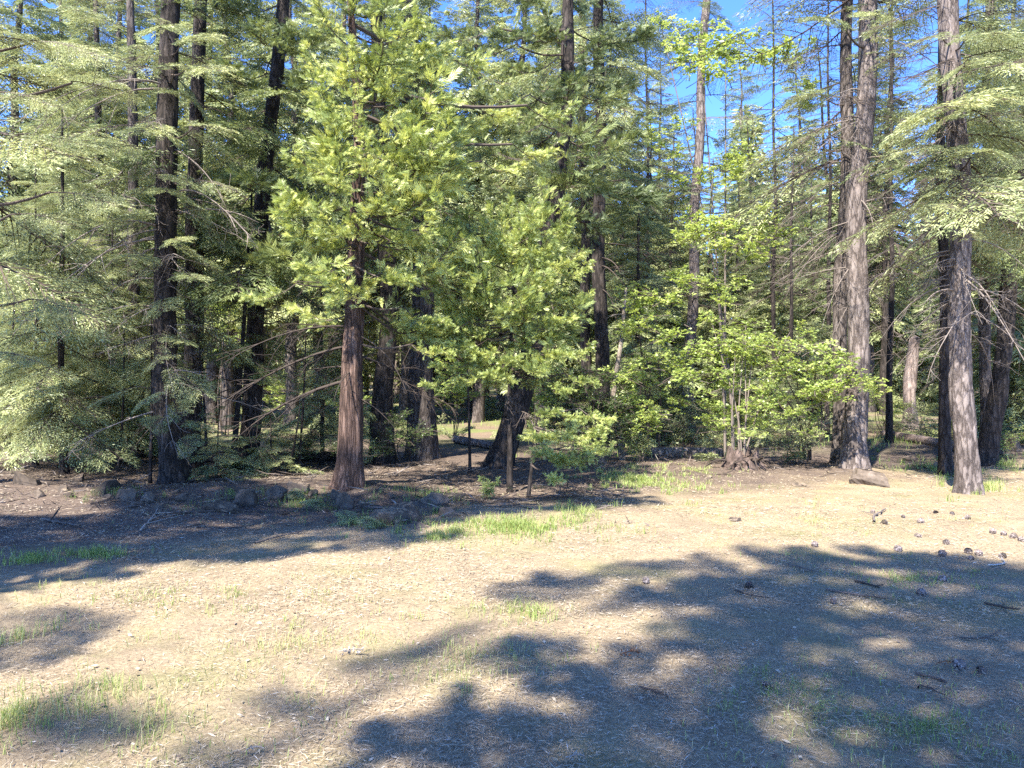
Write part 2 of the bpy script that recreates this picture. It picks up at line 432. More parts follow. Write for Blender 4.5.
def dead_limb(g, p0, az, L, el, seed, rad=.02, tw=6, sag=.35, t=.55, m=0, curl=.5):
    r = np.random.default_rng(seed)
    n = 9; u = np.linspace(0, 1, n)
    d = np.array([math.cos(az) * math.cos(el), math.sin(az) * math.cos(el), math.sin(el)])
    lat = np.array([-math.sin(az), math.cos(az), 0])
    P = p0 + d * L * u[:, None] + np.array([0, 0, -sag * L]) * (u ** 2)[:, None] + lat * (curl * .2 * L * np.sin(u * 3 + r.uniform(0, 6)) - curl * .2 * L * math.sin(r.uniform(0, 0.01)))[:, None] * u[:, None]
    tube(g, P, rad * (1 - .85 * u), 4, m, t, False)
    for k in range(tw):
        i = r.integers(2, n - 1); q = P[i]
        a2 = az + r.choice([-1, 1]) * r.uniform(.4, 1.2); l2 = L * r.uniform(.15, .4)
        e2 = r.uniform(-.8, .3)
        d2 = np.array([math.cos(a2) * math.cos(e2), math.sin(a2) * math.cos(e2), math.sin(e2)])
        v = np.linspace(0, 1, 5)[:, None]
        Q = q + d2 * l2 * v + np.array([0, 0, -.3 * l2]) * v ** 2 + r.normal(size=3) * .06 * l2 * np.sin(v * 3)
        tube(g, Q, rad * .38 * (1 - .8 * v[:, 0]), 3, m, t, False)
        for _ in range(2):
            j = r.integers(1, 4); d3 = unit(d2 + r.normal(size=3) * .7); l3 = l2 * r.uniform(.3, .6)
            tube(g, np.array([Q[j], Q[j] + d3 * l3 * .5 + [0, 0, -.03], Q[j] + d3 * l3 + [0, 0, -.12 * l3]]), rad * .2, 3, m, t, False)


def crown_geo(path, z0, z1, n, blen, kinds, seed, el_lo=-.25, el_hi=.45, bias=None, extra=(), tip=True, zpow=1.0, sx=1.0):
    """branches round a trunk. blen(f): length at relative height f; kinds: [(template key, weight)]; extra: explicit (target point, scale, key)"""
    r = np.random.default_rng(seed); g = Geo()
    path = np.asarray(path, float)
    groups = {}
    keys = [k for k, _ in kinds]; wts = np.array([w for _, w in kinds], float); wts /= wts.sum()
    for i in range(n):
        f = ((i + r.random()) / n) ** zpow
        z = z0 + (z1 - z0) * f
        az = i * 2.39996 + r.uniform(-.5, .5)
        L = blen(f) * r.uniform(.7, 1.2)
        if bias is not None: L *= bias(az, f)
        if L < .15: continue
        el = el_lo + (el_hi - el_lo) * f ** 1.3 + r.uniform(-.15, .15)
        key = keys[r.choice(len(keys), p=wts)]
        p = interp_path(path, np.array([z]))[0]
        d = np.array([math.cos(az) * math.cos(el), math.sin(az) * math.cos(el), math.sin(el)])
        groups.setdefault((key, r.integers(len(TPL[key]))), []).append((p, d, L, r.normal() * .25, r.uniform(-.22, .22)))
    for (c, L, key) in extra:
        c = np.asarray(c, float)
        zz = min(max(c[2] + r.uniform(-.1, .25) * L, path[0, 2]), path[-1, 2])
        p = interp_path(path, np.array([zz]))[0]; d = c - p; full = np.linalg.norm(d); d = d / max(full, 1e-6)
        st = c - d * L * .62
        if full > L * .7:
            u = np.linspace(0, 1, 7)[:, None]
            Q = p + (st - p) * u + np.array([0, 0, -.06 * full]) * np.sin(u * 3.14)
            tube(g, Q, (.004 + .014 * full) * (1 - .6 * u[:, 0]), 5, 0, .4, False)
        groups.setdefault((key, r.integers(len(TPL[key]))), []).append((st, d, L, r.normal() * .3, r.uniform(-.15, .25)))
    for (key, idx), lst in groups.items():
        P = np.array([a[0] for a in lst]); D = np.array([a[1] for a in lst]); S = np.array([a[2] for a in lst])
        R = frames(D, roll=np.array([a[3] for a in lst]))
        SS = np.stack([S, S * sx, S * sx], -1)
        g.put(TPL[key][idx], R, SS, P, np.array([a[4] for a in lst]))
    return g


def build_tree(name, label, cat, path, r0, r1, bark, crown=None, leaf=None, dead=(), group=None, seg=20, seed=0, dz=.12, deadmat=None, flare=.36, furrow=.11, dead_t=.55, cname='crown', dname='dead_branch'):
    """path in world; parts: trunk, crown, each dead branch"""
    path = np.asarray(path, float); base = path[0].copy()
    root = empty(name, base, label, cat, group)
    pl = path - base; pl[0, 2] -= .12
    link('trunk', trunk_geo(pl, r0, r1, seg, dz, seed, flare, furrow).mesh('trunk', [bark], True), root)
    if crown is not None:
        crown['path'] = pl
        top = pl[-1, 2] - .15
        if crown['z1'] > top: crown['n'] = int(crown['n'] * (top - crown['z0']) / (crown['z1'] - crown['z0'])); crown['z1'] = top
        if 'extra' in crown: crown['extra'] = [(np.asarray(c) - base, L, k) for c, L, k in crown['extra']]
        link(cname, crown_geo(**crown).mesh(cname, [M_TWIG, leaf]), root)
    for i, (z, az, L, el, sag, rad) in enumerate(dead):
        g = Geo(); p = interp_path(pl, np.array([z]))[0]
        dead_limb(g, p, az, L, el, seed * 131 + i, rad, 7, sag, dead_t)
        link(dname, g.mesh(dname, [deadmat or M_TWIG], True), root)
    return root


def dead_set(seed, n, z0, z1, L0, L1, azs=None, el=(-.3, .35), sag=(.1, .5), rad=.014):
    r = np.random.default_rng(seed)
    return [(r.uniform(z0, z1), (r.uniform(0, 6.28) if azs is None else r.uniform(*azs)), r.uniform(L0, L1), r.uniform(*el), r.uniform(*sag), rad * r.uniform(.7, 1.4)) for _ in range(n)]


def P3(pts, Y, base=True):
    """trunk path from picture marks at one distance; first point is set on the ground"""
    out = [W(px, py, Y) for px, py in pts]
    out[0][2] = float(gz(out[0][0], Y))
    return np.array(out)


def grow(path, H):
    """extend a path straight up to height H above its base"""
    path = list(map(np.array, path)); d = path[-1] - path[-2]; d = d / d[2]
    H = min(H, 1.6 + .52 * path[0][1] + 3.0)
    add = path[0][2] + H - path[-1][2]
    if add > 0: path.append(path[-1] + d * add * np.array([.6, .6, 1]))
    return np.array(path)


# ================================================================== camera, light
cam = bpy.data.cameras.new('camera'); camo = bpy.data.objects.new('camera', cam); COL.objects.link(camo)
camo.location = (0, 0, CAMZ); camo.rotation_euler = (math.radians(90), 0, 0)
cam.sensor_width = 36; cam.lens = 36 * FPX / 1024; cam.clip_end = 2000; cam.clip_start = .05
scene.camera = camo

sun = bpy.data.lights.new('sun', 'SUN'); suno = bpy.data.objects.new('sun', sun); COL.objects.link(suno)
sun.energy = SUN_E; sun.angle = math.radians(.75); sun.color = (1.0, .95, .86)
from mathutils import Vector
suno.rotation_euler = Vector(SUNV).to_track_quat('-Z', 'Y').to_euler(); suno.location = (-8, -10, 30)
elev = math.asin(-SUNV[2]); az = math.atan2(-SUNV[0], -SUNV[1])
world = bpy.data.worlds.new('World'); scene.world = world; world.use_nodes = True
wn = world.node_tree.nodes; wl = world.node_tree.links; wn.clear()
sky = wn.new('ShaderNodeTexSky'); sky.sky_type = 'NISHITA'; sky.sun_disc = False
sky.sun_elevation = elev; sky.sun_rotation = az; sky.altitude = 1800; sky.air_density = .68; sky.dust_density = .05; sky.ozone_density = 5.0
hs = wn.new('ShaderNodeHueSaturation'); hs.inputs['Saturation'].default_value = SKY_SAT; hs.inputs['Value'].default_value = 1.0; hs.inputs['Hue'].default_value = SKY_HUE
bgn = wn.new('ShaderNodeBackground'); bgn.inputs['Strength'].default_value = SKY_STR
wo = wn.new('ShaderNodeOutputWorld')
wl.new(sky.outputs[0], hs.inputs['Color']); wl.new(hs.outputs[0], bgn.inputs[0]); wl.new(bgn.outputs[0], wo.inputs[0])
vs = scene.view_settings; vs.view_transform = 'Standard'; vs.look = 'None'; vs.exposure = EXPO; vs.gamma = 1; vs.use_curve_mapping = False
cy = scene.cycles
cy.max_bounces = 6; cy.diffuse_bounces = 3; cy.glossy_bounces = 2; cy.transmission_bounces = 4; cy.transparent_max_bounces = 4
cy.caustics_reflective = False; cy.caustics_refractive = False; cy.use_denoising = DENO; cy.sample_clamp_indirect = 6
try: cy.denoiser = 'OPENIMAGEDENOISE'
except Exception: pass

# ================================================================== ground
def axis(segs):
    out = [segs[0][0]]
    for a, b, st in segs:
        n = max(1, int(round((b - a) / st))); out += list(np.linspace(a, b, n + 1)[1:])
    return np.array(out)


xs = axis([(-400, -60, 20), (-60, -16, 1.5), (-16, -7, .25), (-7, 7, .06), (7, 16, .25), (16, 60, 1.5), (60, 400, 20)])
ys = axis([(-300, -20, 20), (-20, 1.5, 1.2), (1.5, 10, .05), (10, 18, .09), (18, 40, .6), (40, 140, 4), (140, 700, 35)])
X, Y = np.meshgrid(xs, ys)
Z = gz(X, Y)
near = np.clip((24 - Y) / 8, 0, 1) * np.clip((14 - abs(X)) / 5, 0, 1)
Z = Z + near * (.020 * vnoise(X * 7, Y * 7, 5) + .016 * vnoise(X * 17, Y * 17, 6) + .010 * vnoise(X * 3.1, Y * 3.1, 4))
g = Geo()
nx = len(xs); i = np.arange(len(ys) - 1)[:, None]; j = np.arange(nx - 1)[None]
F = np.stack(np.broadcast_arrays(i * nx + j, i * nx + j + 1, (i + 1) * nx + j + 1, (i + 1) * nx + j), -1).reshape(-1, 4)
g.add(np.stack([X, Y, Z], -1).reshape(-1, 3), F)
m, nt, N, L = newmat('straw_ground')
tc = N.new('ShaderNodeTexCoord')
def noise(sc, det=5, rough=.6, vec=None):
    n = N.new('ShaderNodeTexNoise'); n.inputs['Scale'].default_value = sc; n.inputs['Detail'].default_value = det; n.inputs['Roughness'].default_value = rough
    L.new(vec or tc.outputs['Object'], n.inputs['Vector']); return n
def mixc(fac, a, b, mode='MIX'):
    x = N.new('ShaderNodeMix'); x.data_type = 'RGBA'; x.blend_type = mode
    for s_, v in ((0, fac), (6, a), (7, b)):
        if hasattr(v, 'is_linked') or hasattr(v, 'links'): L.new(v, x.inputs[s_])
        else: x.inputs[s_].default_value = v if np.isscalar(v) else (*v, 1)
    return x.outputs[2]
straw = ramp(N, [(.28, (.13, .10, .066)), (.45, (.25, .195, .125)), (.62, (.355, .288, .186)), (.8, (.47, .40, .275))]); L.new(noise(42, 6, .75).outputs['Fac'], straw.inputs[0])
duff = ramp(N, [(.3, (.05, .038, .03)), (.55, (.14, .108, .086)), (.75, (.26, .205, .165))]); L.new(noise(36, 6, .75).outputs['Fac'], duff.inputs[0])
green = ramp(N, [(.3, (.12, .13, .05)), (.7, (.30, .29, .13))]); L.new(noise(60, 4).outputs['Fac'], green.inputs[0])
gm = ramp(N, [(.50, (0, 0, 0)), (.66, (1, 1, 1))]); L.new(noise(.9, 5, .6).outputs['Fac'], gm.inputs[0])
sep = N.new('ShaderNodeSeparateXYZ'); L.new(tc.outputs['Object'], sep.inputs[0])
# duff (brown needle litter) lies under the trees, straw on the clearing
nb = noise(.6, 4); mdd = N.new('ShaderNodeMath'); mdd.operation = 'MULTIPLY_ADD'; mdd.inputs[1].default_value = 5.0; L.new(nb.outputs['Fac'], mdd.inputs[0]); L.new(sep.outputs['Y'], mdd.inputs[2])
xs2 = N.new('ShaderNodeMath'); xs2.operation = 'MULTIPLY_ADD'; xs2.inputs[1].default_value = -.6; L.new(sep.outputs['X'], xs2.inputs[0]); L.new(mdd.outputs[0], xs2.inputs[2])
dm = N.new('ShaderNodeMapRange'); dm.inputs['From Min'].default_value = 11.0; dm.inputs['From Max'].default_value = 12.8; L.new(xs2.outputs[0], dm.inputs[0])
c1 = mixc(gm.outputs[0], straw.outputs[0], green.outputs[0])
gf = N.new('ShaderNodeMath'); gf.operation = 'MULTIPLY'; gf.inputs[1].default_value = .55
L.new(gm.outputs[0], gf.inputs[0]); soil = ramp(N, [(.3, (.10, .075, .055)), (.7, (.27, .20, .145))]); L.new(noise(70, 5, .7).outputs['Fac'], soil.inputs[0])
sm = ramp(N, [(.54, (0, 0, 0)), (.72, (.5, .5, .5))]); L.new(noise(1.5, 7, .68).outputs['Fac'], sm.inputs[0])
c1 = mixc(sm.outputs[0], mixc(gf.outputs[0], straw.outputs[0], green.outputs[0]), soil.outputs[0])
fm = N.new('ShaderNodeMapRange'); fm.inputs['From Min'].default_value = 17; fm.inputs['From Max'].default_value = 24; L.new(sep.outputs['Y'], fm.inputs[0])
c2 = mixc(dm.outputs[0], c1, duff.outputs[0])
farmix = ramp(N, [(.42, (.19, .145, .105)), (.58, (.16, .18, .07))]); L.new(noise(.35, 4).outputs['Fac'], farmix.inputs[0])
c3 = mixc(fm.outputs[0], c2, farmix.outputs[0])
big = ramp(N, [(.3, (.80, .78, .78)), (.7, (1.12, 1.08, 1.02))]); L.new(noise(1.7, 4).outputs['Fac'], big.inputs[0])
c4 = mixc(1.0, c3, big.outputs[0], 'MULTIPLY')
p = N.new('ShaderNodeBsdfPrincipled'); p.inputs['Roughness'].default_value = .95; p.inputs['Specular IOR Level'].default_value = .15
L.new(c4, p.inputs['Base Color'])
b = N.new('ShaderNodeBump'); b.inputs['Strength'].default_value = .8; b.inputs['Distance'].default_value = .02
L.new(noise(48, 6, .75).outputs['Fac'], b.inputs['Height']); L.new(b.outputs[0], p.inputs['Normal'])
o = N.new('ShaderNodeOutputMaterial'); L.new(p.outputs[0], o.inputs[0])
tag(link('ground', g.mesh('ground', [m], True)), 'straw and needle covered forest floor with thin green patches', 'ground', None, 'structure')


# ---- loose straw, chips and needles on the ground
def gpts(n, y0, y1, seed, spread=.78):
    r = np.random.default_rng(seed)
    Y = y0 * (y1 / y0) ** r.random(n); X = r.uniform(-1, 1, n) * (Y * spread + .6)
    return X, Y, r


g = Geo()
for n, y0, y1, L0, W0, seed in ((80000, 2.6, 5, .042, .0030, 1), (90000, 5, 9, .045, .0045, 2), (40000, 9, 15, .06, .008, 3)):
    X, Y, r = gpts(n, y0, y1, seed)
    dens = vnoise(X * 1.4, Y * 1.4, 21) + .5 * vnoise(X * 4, Y * 4, 22)
    k = dens > r.uniform(-.45, .4, n); X, Y = X[k], Y[k]; n = len(X)
    az = r.uniform(0, 6.28, n); D = np.stack([np.cos(az), np.sin(az), r.normal(0, .16, n)], -1)
    B = np.stack([X, Y, gz(X, Y) + r.uniform(.002, .022, n)], -1)
    t = np.clip(.60 + .15 * r.normal(size=n), .02, 1) 
    kites(g, B, D, L0 * r.uniform(.4, 1.5, n), W0 * r.uniform(.6, 1.4, n), np.array([0, 0, 1]) + r.normal(size=(n, 3)) * .4, 0, t, .5)
X, Y, r = gpts(700, 2.7, 11, 9)
n = len(X); az = r.uniform(0, 6.28, n)
kites(g, np.stack([X, Y, gz(X, Y) + .015], -1), np.stack([np.cos(az), np.sin(az), r.normal(0, .2, n)], -1), r.uniform(.02, .05, n), r.uniform(.008, .022, n), np.array([0, 0, 1]) + r.normal(size=(n, 3)) * .4, 0, r.choice([.1, .2, .35, .5, .7, .85], n), .5)
tag(link('straw_litter', g.mesh('straw_litter', [M_LITTER])), 'loose pale straw, needles and wood chips strewn over the clearing', 'litter', None, 'stuff')


g = Geo(); r = np.random.default_rng(5)
n = 5200; X = r.uniform(-11, 1.5, n); Y = 8.2 + 6.5 * r.random(n) ** 1.3; k = (Y > 9.2 + .5 * np.sin(X)) | (r.random(n) < .25); X, Y = X[k], Y[k]
X2 = r.uniform(2.5, 13, 1500); Y2 = 12.6 + 6 * r.random(1500); X = np.concatenate([X, X2]); Y = np.concatenate([Y, Y2]); n = len(X); az = r.uniform(0, 6.28, n)
kites(g, np.stack([X, Y, gz(X, Y) + r.uniform(.005, .06, n)], -1), np.stack([np.cos(az), np.sin(az), r.normal(0, .25, n)], -1), r.uniform(.08, .4, n), r.uniform(.008, .022, n), np.array([0, 0, 1]) + r.normal(size=(n, 3)) * .6, 0, np.clip(.45 + .3 * r.normal(size=n), 0, 1), .5)
tag(link('twig_litter', g.mesh('twig_litter', [M_TWIG])), 'brown twigs and bark scraps strewn under the trees', 'litter', None, 'stuff')


# ---- grass
g = Geo()
def grass_at(X, Y, r, h, w, t0, lean=.35, tv=.18):
    n = len(X); az = r.uniform(0, 6.28, n)
    D = np.stack([np.cos(az) * lean * r.random(n), np.sin(az) * lean * r.random(n), np.ones(n)], -1)
    hh = h * r.uniform(.4, 1.25, n); B = np.stack([X, Y, gz(X, Y) - .005], -1)
    s = unit(np.cross(D, np.stack([np.cos(az), np.sin(az), 0 * az], -1))) * (w * r.uniform(.6, 1.3, n))[:, None] / 2
    D = unit(D); bend = np.stack([np.cos(az), np.sin(az), -.35 + 0 * az], -1) * (hh * r.uniform(.1, .5, n))[:, None]
    m1 = B + D * (hh * .55)[:, None]; tp = B + D * hh[:, None] + bend
    V = np.stack([B - s, B + s, m1 + s * .8, m1 - s * .8, tp, tp], 1)
    F = (np.arange(n) * 6)[:, None, None] + np.array([[0, 1, 2, 3], [3, 2, 4, 5]])[None]
    g.add(V.reshape(-1, 3), F.reshape(-1, 4), 0, np.repeat(np.clip(t0 + tv * r.normal(size=n), 0, 1), 6))


def patch(px, py, rx, ry, n, h, w, t0, seed, **k):
    r = np.random.default_rng(seed)
    c = G(px, py); sx = rx * c[1] / FPX; q = py - HY
    sy = CAMZ * FPX * (1 / max(q - ry, 20) - 1 / (q + ry)) / 2
    # tufts
    n = int(n * .62); nt_ = max(3, n // 16); a = r.uniform(0, 6.28, nt_); d = np.abs(r.normal(0, .62, nt_))
    cx = c[0] + np.cos(a) * d * sx; cy_ = c[1] + np.sin(a) * d * sy
    idx = r.integers(0, nt_, n); sp = .02 + .10 * r.random(n) ** 2
    grass_at(cx[idx] + r.normal(size=n) * sp, cy_[idx] + r.normal(size=n) * sp, r, h, w, t0, **k)


patch(515, 527, 95, 13, 4600, .09, .006, .42, 1); patch(455, 533, 40, 8, 1000, .09, .006, .5, 2); patch(580, 515, 40, 14, 900, .12, .006, .5, 3)
patch(640, 480, 60, 12, 4200, .10, .010, .5, 4); patch(690, 470, 40, 8, 900, .08, .010, .65, 5)
patch(80, 712, 34, 22, 330, .085, .0035, .6, 6, tv=.3); patch(150, 725, 40, 22, 330, .09, .0035, .6, 7, tv=.3); patch(112, 690, 50, 8, 200, .10, .004, .55, 8, tv=.3)
patch(95, 555, 40, 6, 900, .10, .006, .5, 9); patch(30, 560, 50, 10, 700, .09, .006, .45, 10); patch(14, 640, 26, 16, 260, .11, .004, .6, 11)
patch(10, 720, 30, 40, 800, .10, .0035, .6, 12); patch(520, 612, 60, 10, 700, .07, .004, .55, 13); patch(470, 655, 70, 40, 800, .07, .0035, .7, 14)
patch(780, 690, 90, 40, 900, .05, .003, .45, 15); patch(910, 580, 80, 14, 900, .05, .005, .5, 16); patch(930, 730, 90, 30, 900, .05, .003, .45, 17); patch(985, 490, 40, 6, 700, .16, .008, .5, 18)
patch(395, 520, 50, 8, 700, .14, .006, .4, 19); patch(290, 650, 200, 60, 1400, .07, .0035, .75, 20); patch(820, 520, 150, 30, 900, .06, .006, .8, 21); patch(200, 600, 200, 25, 1000, .07, .005, .7, 22)
patch(930, 470, 60, 14, 1200, .14, .009, .35, 23); patch(1000, 465, 40, 14, 900, .16, .009, .4, 24)
patch(310, 505, 70, 12, 900, .12, .006, .3, 30); patch(230, 500, 60, 8, 500, .12, .006, .25, 31); patch(120, 495, 60, 6, 400, .12, .006, .3, 32); patch(430, 500, 50, 10, 700, .14, .006, .3, 33)
X, Y, r = gpts(9000, 2.7, 13, 78); k = (vnoise(X * .9, Y * .9, 31) + .3 * vnoise(X * 3, Y * 3, 32)) > .16
grass_at(X[k], Y[k], r, .055, .0045, .65)
X, Y, r = gpts(7000, 16, 34, 79); k = vnoise(X * .3, Y * .3, 33) > .0
grass_at(X[k], Y[k], r, .22, .02, .5)
tag(link('grass', g.mesh('grass', [M_GRASS])), 'thin green and drying grass blades in scattered patches', 'grass', None, 'stuff')

# ================================================================== trees one can tell apart
R_ = math.radians
lin = lambda a, b: (lambda f: a + (b - a) * f)
def dome(a): return lambda f: a * (math.sin(min(1, f * .9 + .25) * math.pi) ** .6) + .1
def right_long(k=.35): return lambda az, f: 1 + k * math.cos(az)

# --- reddish cedar of the middle
pE = grow(P3([(347, 495), (351, 420), (358, 300), (357, 130), (352, 40)], 10.7), 8.6)
build_tree('cedar_tree', 'reddish barked cedar rising from the mossy rock pile with bright sunlit sprays', 'tree', pE, .18, .012, M_BARK_CEDAR,
    dict(z0=2.5, z1=8.5, n=46, blen=lambda f: 1.35 - .5 * f, kinds=[('cedar', 3), ('cedard', 1)], seed=5, el_lo=-.15, el_hi=.8, bias=lambda az, f: 1 + (.35 if math.cos(az) > 0 else .3) * math.cos(az),
         extra=[(W(335, 140, 9.7), 1.0, 'cedar'), (W(300, 200, 9.8), .9, 'cedar'), (W(395, 150, 9.9), 1.0, 'cedar'), (W(375, 200, 9.6), .95, 'cedar'), (W(410, 235, 10), .8, 'cedar'),
                (W(430, 110, 11.3), 1.0, 'cedar'), (W(340, 175, 9.5), 1.0, 'cedar'), (W(320, 255, 9.9), .8, 'cedard'), (W(440, 180, 11.3), .9, 'cedar'), (W(470, 120, 11.9), 1.0, 'cedar'), (W(500, 110, 11.9), .9, 'cedar'),
                (W(265, 285, 10.4), .7, 'cedard'), (W(430, 310, 10.3), .7, 'cedard'), (W(345, 70, 9.9), 1.0, 'cedar'), (W(385, 85, 9.9), .9, 'cedar'), (W(350, 120, 9.6), .9, 'cedar'), (W(355, 225, 9.7), .8, 'cedar'), (W(310, 165, 9.7), .8, 'cedar'), (W(365, 160, 9.4), .8, 'cedar'), (W(330, 225, 9.6), .8, 'cedar'), (W(400, 270, 9.9), .7, 'cedard'), (W(420, 160, 9.8), .8, 'cedar'), (W(455, 235, 11.9), .8, 'cedar'), (W(540, 150, 11.9), .8, 'cedar'), (W(555, 110, 11.9), .8, 'cedar'), (W(510, 165, 11.9), .8, 'cedar'), (W(435, 345, 10.3), .6, 'cedard'), (W(470, 60, 11.9), .9, 'cedar'), (W(430, 50, 11.3), .9, 'cedar'), (W(400, 30, 10.2), .9, 'cedar'), (W(460, 275, 11.9), .7, 'cedard')]), M_CEDAR,
    dead=[(2.05, 3.2, 2.3, -.15, .35, .022), (1.55, 3.0, 2.1, -.2, .3, .028), (2.3, 3.5, 1.8, .1, .4, .018), (1.9, .2, 1.3, -.2, .4, .02), (1.7, 4.6, .9, -.2, .5, .012), (2.2, 5.6, 1.2, -.3, .4, .014), (1.3, 5.8, .8, -.1, .6, .010)] + dead_set(3, 6, 1.6, 3.0, .6, 1.3, (2.2, 4.2)), seed=1, seg=28, dz=.08, furrow=.09, dead_t=.2)

# --- bushy young cedar
pI = P3([(510, 458), (510, 380), (512, 300), (522, 222)], 11.2)
build_tree('young_cedar', 'bushy young cedar with rounded yellow green crown beside the tall black trunk', 'tree', pI, .045, .015, M_BARK_SHADED,
    dict(z0=1.75, z1=3.95, n=44, blen=lambda f: .55 + .55 * math.sin(f * 2.6 + .3), kinds=[('cedar', 1)], seed=8, el_lo=-.2, el_hi=1.1,
         extra=[(W(480, 290, 10.7), .75, 'cedar'), (W(560, 260, 10.9), .8, 'cedar'), (W(535, 250, 10.6), .8, 'cedar'), (W(570, 300, 11), .7, 'cedar'), (W(500, 250, 10.8), .7, 'cedar'),
                (W(470, 330, 10.8), .7, 'cedar'), (W(545, 330, 11.2), .6, 'cedard'), (W(570, 345, 11.3), .5, 'cedard'), (W(525, 225, 10.8), .7, 'cedar'), (W(555, 230, 10.9), .6, 'cedar'), (W(495, 225, 10.9), .6, 'cedar'), (W(540, 285, 10.5), .8, 'cedar'), (W(510, 300, 10.4), .7, 'cedard'), (W(575, 270, 10.7), .6, 'cedar'), (W(480, 260, 10.7), .7, 'cedar'), (W(550, 310, 10.6), .7, 'cedard'), (W(485, 345, 10.6), .6, 'cedard'), (W(470, 370, 10.6), .6, 'cedard'), (W(455, 325, 10.6), .6, 'cedar'), (W(495, 365, 10.4), .6, 'cedard'), (W(515, 350, 10.3), .55, 'cedard'), (W(560, 380, 10.4), .55, 'cedard'), (W(450, 360, 10.5), .55, 'cedard'), (W(560, 345, 10.4), .6, 'cedard'), (W(585, 375, 10.4), .55, 'cedard'), (W(468, 340, 10.5), .6, 'cedard'), (W(445, 320, 10.6), .6, 'cedard'), (W(435, 375, 10.6), .5, 'cedard'), (W(540, 365, 10.2), .6, 'cedard'), (W(580, 350, 10.6), .5, 'cedar')]), M_CEDAR,
    dead=dead_set(9, 4, 1.2, 2.0, .4, .8), seed=2, seg=12, dz=.12)
pI2 = P3([(528, 466), (535, 430), (540, 405)], 10.6)
build_tree('low_cedar', 'low cedar sapling drooping bright sprays over the shaded ground below the bushy young cedar', 'sapling', pI2, .03, .01, M_BARK_SHADED,
    dict(z0=.75, z1=1.25, n=5, blen=lambda f: .5, kinds=[('cedard', 1)], seed=18,
         extra=[(W(545, 425, 10.4), .7, 'cedard'), (W(580, 435, 10.3), .65, 'cedar'), (W(560, 450, 10.1), .65, 'cedard'), (W(590, 445, 10.2), .5, 'cedar'), (W(570, 455, 10.0), .5, 'cedar'), (W(550, 405, 10.3), .6, 'cedard'), (W(575, 415, 10.4), .6, 'cedar'), (W(555, 470, 9.9), .5, 'cedard'), (W(540, 450, 10), .6, 'cedar'), (W(595, 430, 10.2), .45, 'cedar'), (W(580, 460, 10), .5, 'cedar'), (W(600, 450, 10.1), .4, 'cedar'), (W(565, 430, 9.9), .55, 'cedar'), (W(600, 410, 10.3), .5, 'cedard')]), M_CEDAR, seed=3, seg=8, dz=.1)

# --- leaning dark trunk behind the young cedar
pH = grow(P3([(497, 469), (514, 412), (532, 350), (555, 200), (566, 80)], 14), 13)
build_tree('leaning_cedar', 'dark cedar trunk leaning right behind the bushy young cedar', 'tree', pH, .23, .06, M_BARK_SHADED,
    dict(z0=5.0, z1=12.8, n=32, blen=lambda f: 2.0 - 1.4 * f, kinds=[('cedar', 2), ('cedard', 1)], seed=12, el_lo=-.2, el_hi=.4, extra=[(W(530, 55, 13.4), 1.1, 'cedard'), (W(500, 85, 13.3), 1.0, 'cedard'), (W(548, 105, 13.4), .9, 'cedard'), (W(515, 20, 13.4), 1.1, 'cedard'), (W(485, 40, 13.4), 1.0, 'cedard'), (W(460, 25, 13.5), 1.0, 'cedard'), (W(545, 25, 13.4), 1.0, 'cedard'), (W(520, 120, 13.2), .9, 'cedard')]), M_DFIR, dead=dead_set(4, 5, 2.5, 4.5, .6, 1.4), seed=4, seg=20)  # darker needle colour stands in for shade on the overhead boughs

# --- big ones left and right of the cedar
pG = grow(P3([(420, 458), (424, 330), (418, 150), (409, 0)], 16), 22)
build_tree('fir_tree', 'stout grey fir just right of the reddish cedar with drooping dead twigs low down', 'tree', pG, .29, .1, M_BARK_FIR,
    dict(z0=5.6, z1=21.5, n=64, blen=lambda f: 2.5 - 1.7 * f, kinds=[('fir', 3), ('thin', 1)], seed=21, el_lo=-.35, el_hi=.3), M_DFIR,
    dead=dead_set(5, 16, 1.3, 5.2, .8, 2.0, None, (-.5, .1), (.3, .7), .014), seed=5, seg=24, dead_t=.3)
pF = grow(P3([(381, 462), (384, 400), (388, 300), (383, 150), (375, 30)], 15), 19)
build_tree('fir_tree', 'dark trunked fir directly behind the reddish cedar on its right side', 'tree', pF, .22, .08, M_BARK_SHADED,
    dict(z0=5.0, z1=18.6, n=72, blen=lambda f: 2.1 - 1.5 * f, kinds=[('fir', 2), ('thin', 1), ('bare', .5)], seed=22, el_lo=-.35, el_hi=.3), M_DFIR,
    dead=dead_set(6, 12, 1.5, 5, .6, 1.5, None, (-.5, .2), (.3, .7), .013), seed=6, dead_t=.25)
pC = grow(P3([(247, 472), (254, 330), (268, 140), (281, 20)], 13.5), 18)
